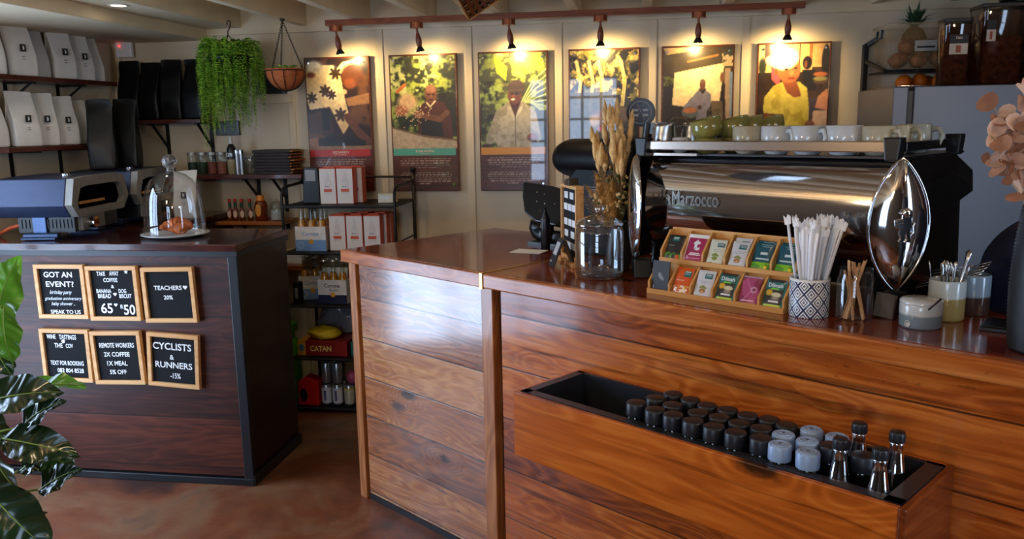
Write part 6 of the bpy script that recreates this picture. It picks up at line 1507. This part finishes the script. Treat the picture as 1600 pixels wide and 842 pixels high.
# ================================================================== things at the far end of the bar
t = thing('cloth_bag', 'slouched dark navy cloth bag on the bar between the espresso machine and the vase', 'bag', cl(2.50, .56, 1.09), TH)
b = MB(); vs = []
def bagfn(u, v):
    a = 2*pi*u; q = v; prof = [1.0, 1.04, 1.02, .97, .88, .74, .55, .28, .0]; i = min(7, int(q*8)); f = q*8-i; r = prof[i]*(1-f)+prof[i+1]*f
    x, y, z = .24*r*cos(a), .13*r*sin(a), .27*math.sin(q*pi/2)
    nz = mnoise.noise(Vector((cos(a)*1.8, sin(a)*1.8, q*3.2))); n2 = mnoise.noise(Vector((cos(a)*4, sin(a)*4, q*7+5)))
    return Vector((x+.018*nz+.01*n2, y+.02*nz+.008*n2, max(0, z*(1+.10*nz)+.012*n2*min(1, q*4))))
b.grid(bagfn, 40, 20); b.build('cloth', mat('navy_cloth', (26, 30, 58), .85, var=.15, vscale=14, bump=.2), t, sub=1)
b = MB(); b.tube([(-.10, -.03, .255), (-.06, -.06, .285), (.0, -.07, .29), (.06, -.05, .28), (.10, -.02, .262)], .010, 8, flat=.5); b.build('strap', mat('navy_strap', (34, 34, 50), .85), t)
t = thing('flat_tray', 'flat dark tray lying beside the navy bag at the bar end', 'tray', cl(2.40, .30, 1.09), TH+R(8)); b = MB(); b.box(-.06, .09, -.05, .06, 0, .010); b.box(-.055, .085, -.045, .055, .010, .013); b.build('tray', M_blackpl, t, bevel=.003)
t = thing('coffee_tamper', 'chrome coffee tamper with round head half hidden by the ribbed black vase', 'tamper', cl(2.445, .232, 1.09)); b = MB(); b.lathe([(0, 0), (.030, 0), (.030, .016), (.012, .030), (.010, .05)], 24); b.build('base', M_chrome, t)
b = MB(); b.lathe([(.010, .048), (.018, .065), (.020, .085), (.012, .098), (0, .10)], 20); b.build('handle', M_steel, t)
vz = cl(2.512, .153, 1.09)
t = thing('ribbed_vase', 'tall black ribbed vase holding dried round leaves at the bar end', 'vase', vz)
b = MB(); pr_ = [(0, 0), (.078, 0)]
for i in range(80):
    z = .004+i*.0040; q = z/.32; r = .080+.010*math.sin(q*pi)-.006*q
    pr_.append((r+(.0012 if i % 2 else -.0012), z))
pr_ += [(.058, .325), (.050, .325), (.050, .30)]
b.lathe(pr_, 48); b.build('body', mat('vase_black', (18, 19, 22), .5, bump=.05), t)
t2 = thing('dried_branch', 'spray of dried dusty-pink round leaves standing in the ribbed vase', 'dried leaves', vz)
M_dl = mat('dried_leaf', (182, 132, 104), .7, var=.14, vscale=22, bump=.1); M_dl2 = mat('dried_leaf_pale', (222, 184, 158), .7, var=.1, vscale=22)
sb = MB(); lb = MB(); rs = random.Random(21)
def rleaf(p, d, s, mi):
    d = Vector(d).normalized(); n = Vector((rs.uniform(-1.1, .7), -1, rs.uniform(-.9, .9))); n = (n-d*n.dot(d)).normalized(); x = d.cross(n); vs = [p]
    k = 10; cur = rs.uniform(-.25, .25)
    ring = [p+d*(s*(1-cos(2*pi*i/k))*.5)+x*(s*.52*math.sin(2*pi*i/k))+n*(cur*s*(abs(math.sin(2*pi*i/k))**2)) for i in range(1, k)]
    c = p+d*s*.5-n*.05*s
    lb.add([p]+ring+[c], [(k, i, (i+1) % k) for i in range(k)], None, mi, True)
for k in range(9):
    tip = Vector([(-.175, -.04, .47), (-.165, -.02, .53), (-.12, -.06, .575), (-.13, -.05, .50), (-.06, -.05, .56), (-.08, -.09, .46), (.0, -.03, .57), (.08, .0, .53), (-.15, .04, .42)][k])
    pts = [Vector((-.04, -.01, .24)).lerp(tip, q)+Vector((0, 0, .03*math.sin(pi*q))) for q in np.linspace(0, 1, 8)]
    sb.tube(pts, [.003, .0028, .0026, .0024, .002, .0018, .0014, .001], 6)
    for j in range(12):
        q = .42+.58*j/12; i = min(6, int(q*7)); p = pts[i].lerp(pts[i+1], q*7-i); an = j*2.4+k*1.3
        rleaf(p, Vector((cos(an)*.9, -.5+.4*math.sin(an), math.sin(an)*.7+.15)), rs.uniform(.026, .046), (j+k) % 2)
sb.build('stem', mat('pale_stem', (176, 146, 120), .7), t2); lb.build('leaves', [M_dl, M_dl2], t2)
t = thing('lidded_tin', 'small brown tin with dark lid on the fridge shelf edge behind the dried leaves', 'tin', cl(2.66, .78, 1.09), TH)
b = MB(); b.cyl(.055, 0, .53, 24); b.build('body', mat('tin_brown', (110, 78, 60), .4, metal=.3), t); b = MB(); b.cyl(.058, .53, .575, 24); b.build('lid', M_dlid, t, bevel=.004)
t['label'] = 'tall brown canister with dark lid behind the dried round leaves'; t['category'] = 'canister'; t.name = 'canister'
# ================================================================== leafy plant by the dark counter
def leafmat(name, col, rough, tl, tv):
    t = NT(name); v = t.obj(); nz = t.noise(v, 14, 3)
    d = tuple(x*.7 for x in rgb(*col)[:3])+(1,)
    t.set(t.b.inputs['Base Color'], t.ramp(nz, [(.3, d), (.7, rgb(*col))])); t.b.inputs['Roughness'].default_value = rough; t.b.inputs['Coat Weight'].default_value = .25; t.b.inputs['Coat Roughness'].default_value = .2
    tr = t.n('BsdfTranslucent'); tr.inputs[0].default_value = rgb(*tl); mx = t.n('MixShader'); mx.inputs[0].default_value = tv
    t.set(mx.inputs[1], t.b.outputs[0]); t.set(mx.inputs[2], tr.outputs[0]); t.set(t.out.inputs[0], mx.outputs[0])
    return t.mat
M_lf = leafmat('fig_leaf', (20, 42, 24), .24, (70, 120, 30), .06); M_lfl = leafmat('fig_leaf_young', (70, 128, 40), .32, (130, 200, 50), .3)
M_lst = mat('fig_stem', (70, 60, 36), .7)
pt = thing('fig_plant', 'glossy broad-leaved potted fig plant in front of the dark counter', 'potted plant', (-1.80, 1.90, 0))
b = MB(); b.lathe([(0, 0), (.12, 0), (.15, .04), (.17, .28), (.16, .28), (.15, .25), (0, .25)], 32); b.build('pot', mat('pot_grey_plain', (110, 106, 100), .6), pt)
b = MB(); b.tube([(0, 0, .24), (-.01, .0, .5), (.01, .01, .75), (-.015, 0, 1.0), (0, 0, 1.25)], [.013, .012, .011, .009, .006], 10); b.build('stem', M_lst, pt)
P0 = Vector((-1.80, 1.90, 0))
leaves = [('A', (-1.761, 1.950, 1.082), (-1.668, 1.950, 1.267), .62, 1, (.3, -1, .35)), ('B', (-1.682, 1.90, 1.143), (-1.682, 1.90, .978), .66, 1, (.1, -1, -.2)),
  ('C', (-1.726, 1.85, .897), (-1.506, 1.85, .935), .50, 0, (-.25, -1, .75)), ('D', (-1.725, 1.97, .887), (-1.521, 1.97, .919), .40, 1, (0, -.35, 1.0)),
  ('E', (-1.680, 1.90, .803), (-1.542, 1.90, .892), .5, 0, (-.75, -.9, .5)), ('F', (-1.705, 1.86, .790), (-1.481, 1.86, .755), .46, 0, (.1, -.8, .7)),
  ('G', (-1.645, 1.90, .623), (-1.513, 1.90, .696), .52, 0, (-.7, -.9, .4)), ('H', (-1.700, 1.79, .810), (-1.568, 1.80, .590), .60, 0, (-.5, -1, .1)),
  ('I', (-1.660, 1.74, .700), (-1.500, 1.75, .520), .60, 0, (.3, -1, .5)), ('J', (-1.902, 2.0, .810), (-1.793, 2.0, .697), .6, 0, (0, -1, .5)),
  ('K', (-1.784, 1.95, 1.067), (-1.727, 1.95, .925), .6, 0, (.2, -1, .2)), ('L', (-1.759, 1.97, .642), (-1.640, 1.97, .713), .5, 0, (0, -1, .6)),
  ('M', (-1.87, 1.85, .95), (-1.97, 1.75, .90), .6, 0, (0, -.4, 1)), ('N', (-1.84, 2.0, 1.15), (-1.95, 2.1, 1.2), .6, 1, (0, -.4, 1)), ('O', (-1.76, 1.78, .60), (-1.66, 1.70, .42), .6, 0, (0, -1, .5)), ('Q', (-1.78, 1.95, 1.2), (-1.86, 1.9, 1.36), .6, 1, (.2, -1, .3)), ('R', (-1.75, 1.98, .76), (-1.62, 2.02, .62), .6, 0, (.2, -1, .3))]
for nm, a, e, wr_, yg, nr in leaves:
    a = Vector(a)-P0; e = Vector(e)-P0; d = e-a; L = d.length; d.normalize(); n = Vector(nr); n = (n-d*n.dot(d)).normalized(); x = d.cross(n)
    def lf(u, v, a=a, d=d, n=n, x=x, L=L, w=wr_*L):
        s = u*2-1; q = v; hw = w*.5*(math.sin(pi*min(1, q**.78))**.72)*(1 if q < .8 else 1-.25*(q-.8)/.2)
        wav = .012*math.sin(q*16+s*2)*abs(s); vein = .0035*math.sin(q*44-abs(s)*7)*(abs(s)**.5)*(1-abs(s)*.5)
        return a+d*(L*q)+x*(s*hw)+n*(.22*hw*abs(s)**1.3-.16*L*(q-.45)**2*2+wav*.6+vein)
    b = MB(); b.grid(lf, 14, 40); o = b.build('leaf', M_lfl if yg else M_lf, pt, sub=1)
    b = MB(); b.tube([lf(.5, q)+n*.0015 for q in np.linspace(0, .97, 12)], [.0028-.0002*i for i in range(12)], 6)
    zst = max(.3, a.z-.05); b.tube([Vector((0, 0, zst)), a*.5+Vector((0, 0, zst*.5+.01)), a], .0030, 6); b.build('midrib', mat('midrib', (120, 150, 70), .5), o)

# ================================================================== perforated metal pendant hanging corner down
t = thing('pendant_lamp', 'perforated steel box pendant hanging corner down below the joists', 'pendant lamp', (-.452, 2.20, 2.30))
A = T(.0, 0, -.432) @ Matrix.Rotation(R(28), 4, 'Z') @ (Vector((1, 1, 1)).rotation_difference(Vector((0.06, 0, 1))).to_matrix().to_4x4())
s = .20; th_ = .0012
b = MB()
def face(o0, ux, vx, rows, cols, sw_, sl):
    # a sheet with punched slots: strips around the holes
    o0, ux, vx = Vector(o0), Vector(ux), Vector(vx)
    def quad(u0, u1, v0, v1): b.add([A @ (o0+ux*u+vx*v) for u, v in ((u0, v0), (u1, v0), (u1, v1), (u0, v1))], [(0, 1, 2, 3)])
    ps = [(i+.5)/rows for i in range(rows)]; prev = 0
    for p in ps:
        h0, h1 = p-sw_/2, p+sw_/2; quad(0, 1, prev, h0); pu = 0
        for j in range(cols):
            c = (j+.5)/cols; quad(pu, c-sl/2, h0, h1); pu = c+sl/2
        quad(pu, 1, h0, h1); prev = h1
    quad(0, 1, prev, 1)
face((0, 0, 0), (s, 0, 0), (0, s, 0), 16, 8, .022, .07); face((0, 0, 0), (0, s, 0), (0, 0, s), 11, 11, .038, .05); face((0, 0, 0), (0, 0, s), (s, 0, 0), 11, 11, .038, .05)
face((s, s, s), (-s, 0, 0), (0, -s, 0), 3, 3, .03, .05); face((s, s, s), (0, -s, 0), (0, 0, -s), 11, 11, .038, .05); face((s, s, s), (0, 0, -s), (-s, 0, 0), 11, 11, .038, .05)
b.build('shade', mat('pendant_steel', (140, 139, 138), .16, metal=1, var=.01), t, solid=.0016)
b = MB()
for q in ((s, 0, 0), (0, s, 0), (0, 0, s)): b.rod(A @ Vector((0, 0, 0)), A @ Vector(q), .0022, 6)
b.build('edge_seam', M_brass, t)
b = MB(); b.rod((0, 0, 0), (0, 0, -.135), .003, 6); b.cyl(.03, -.02, 0, 16); b.build('cord', M_blackpl, t)
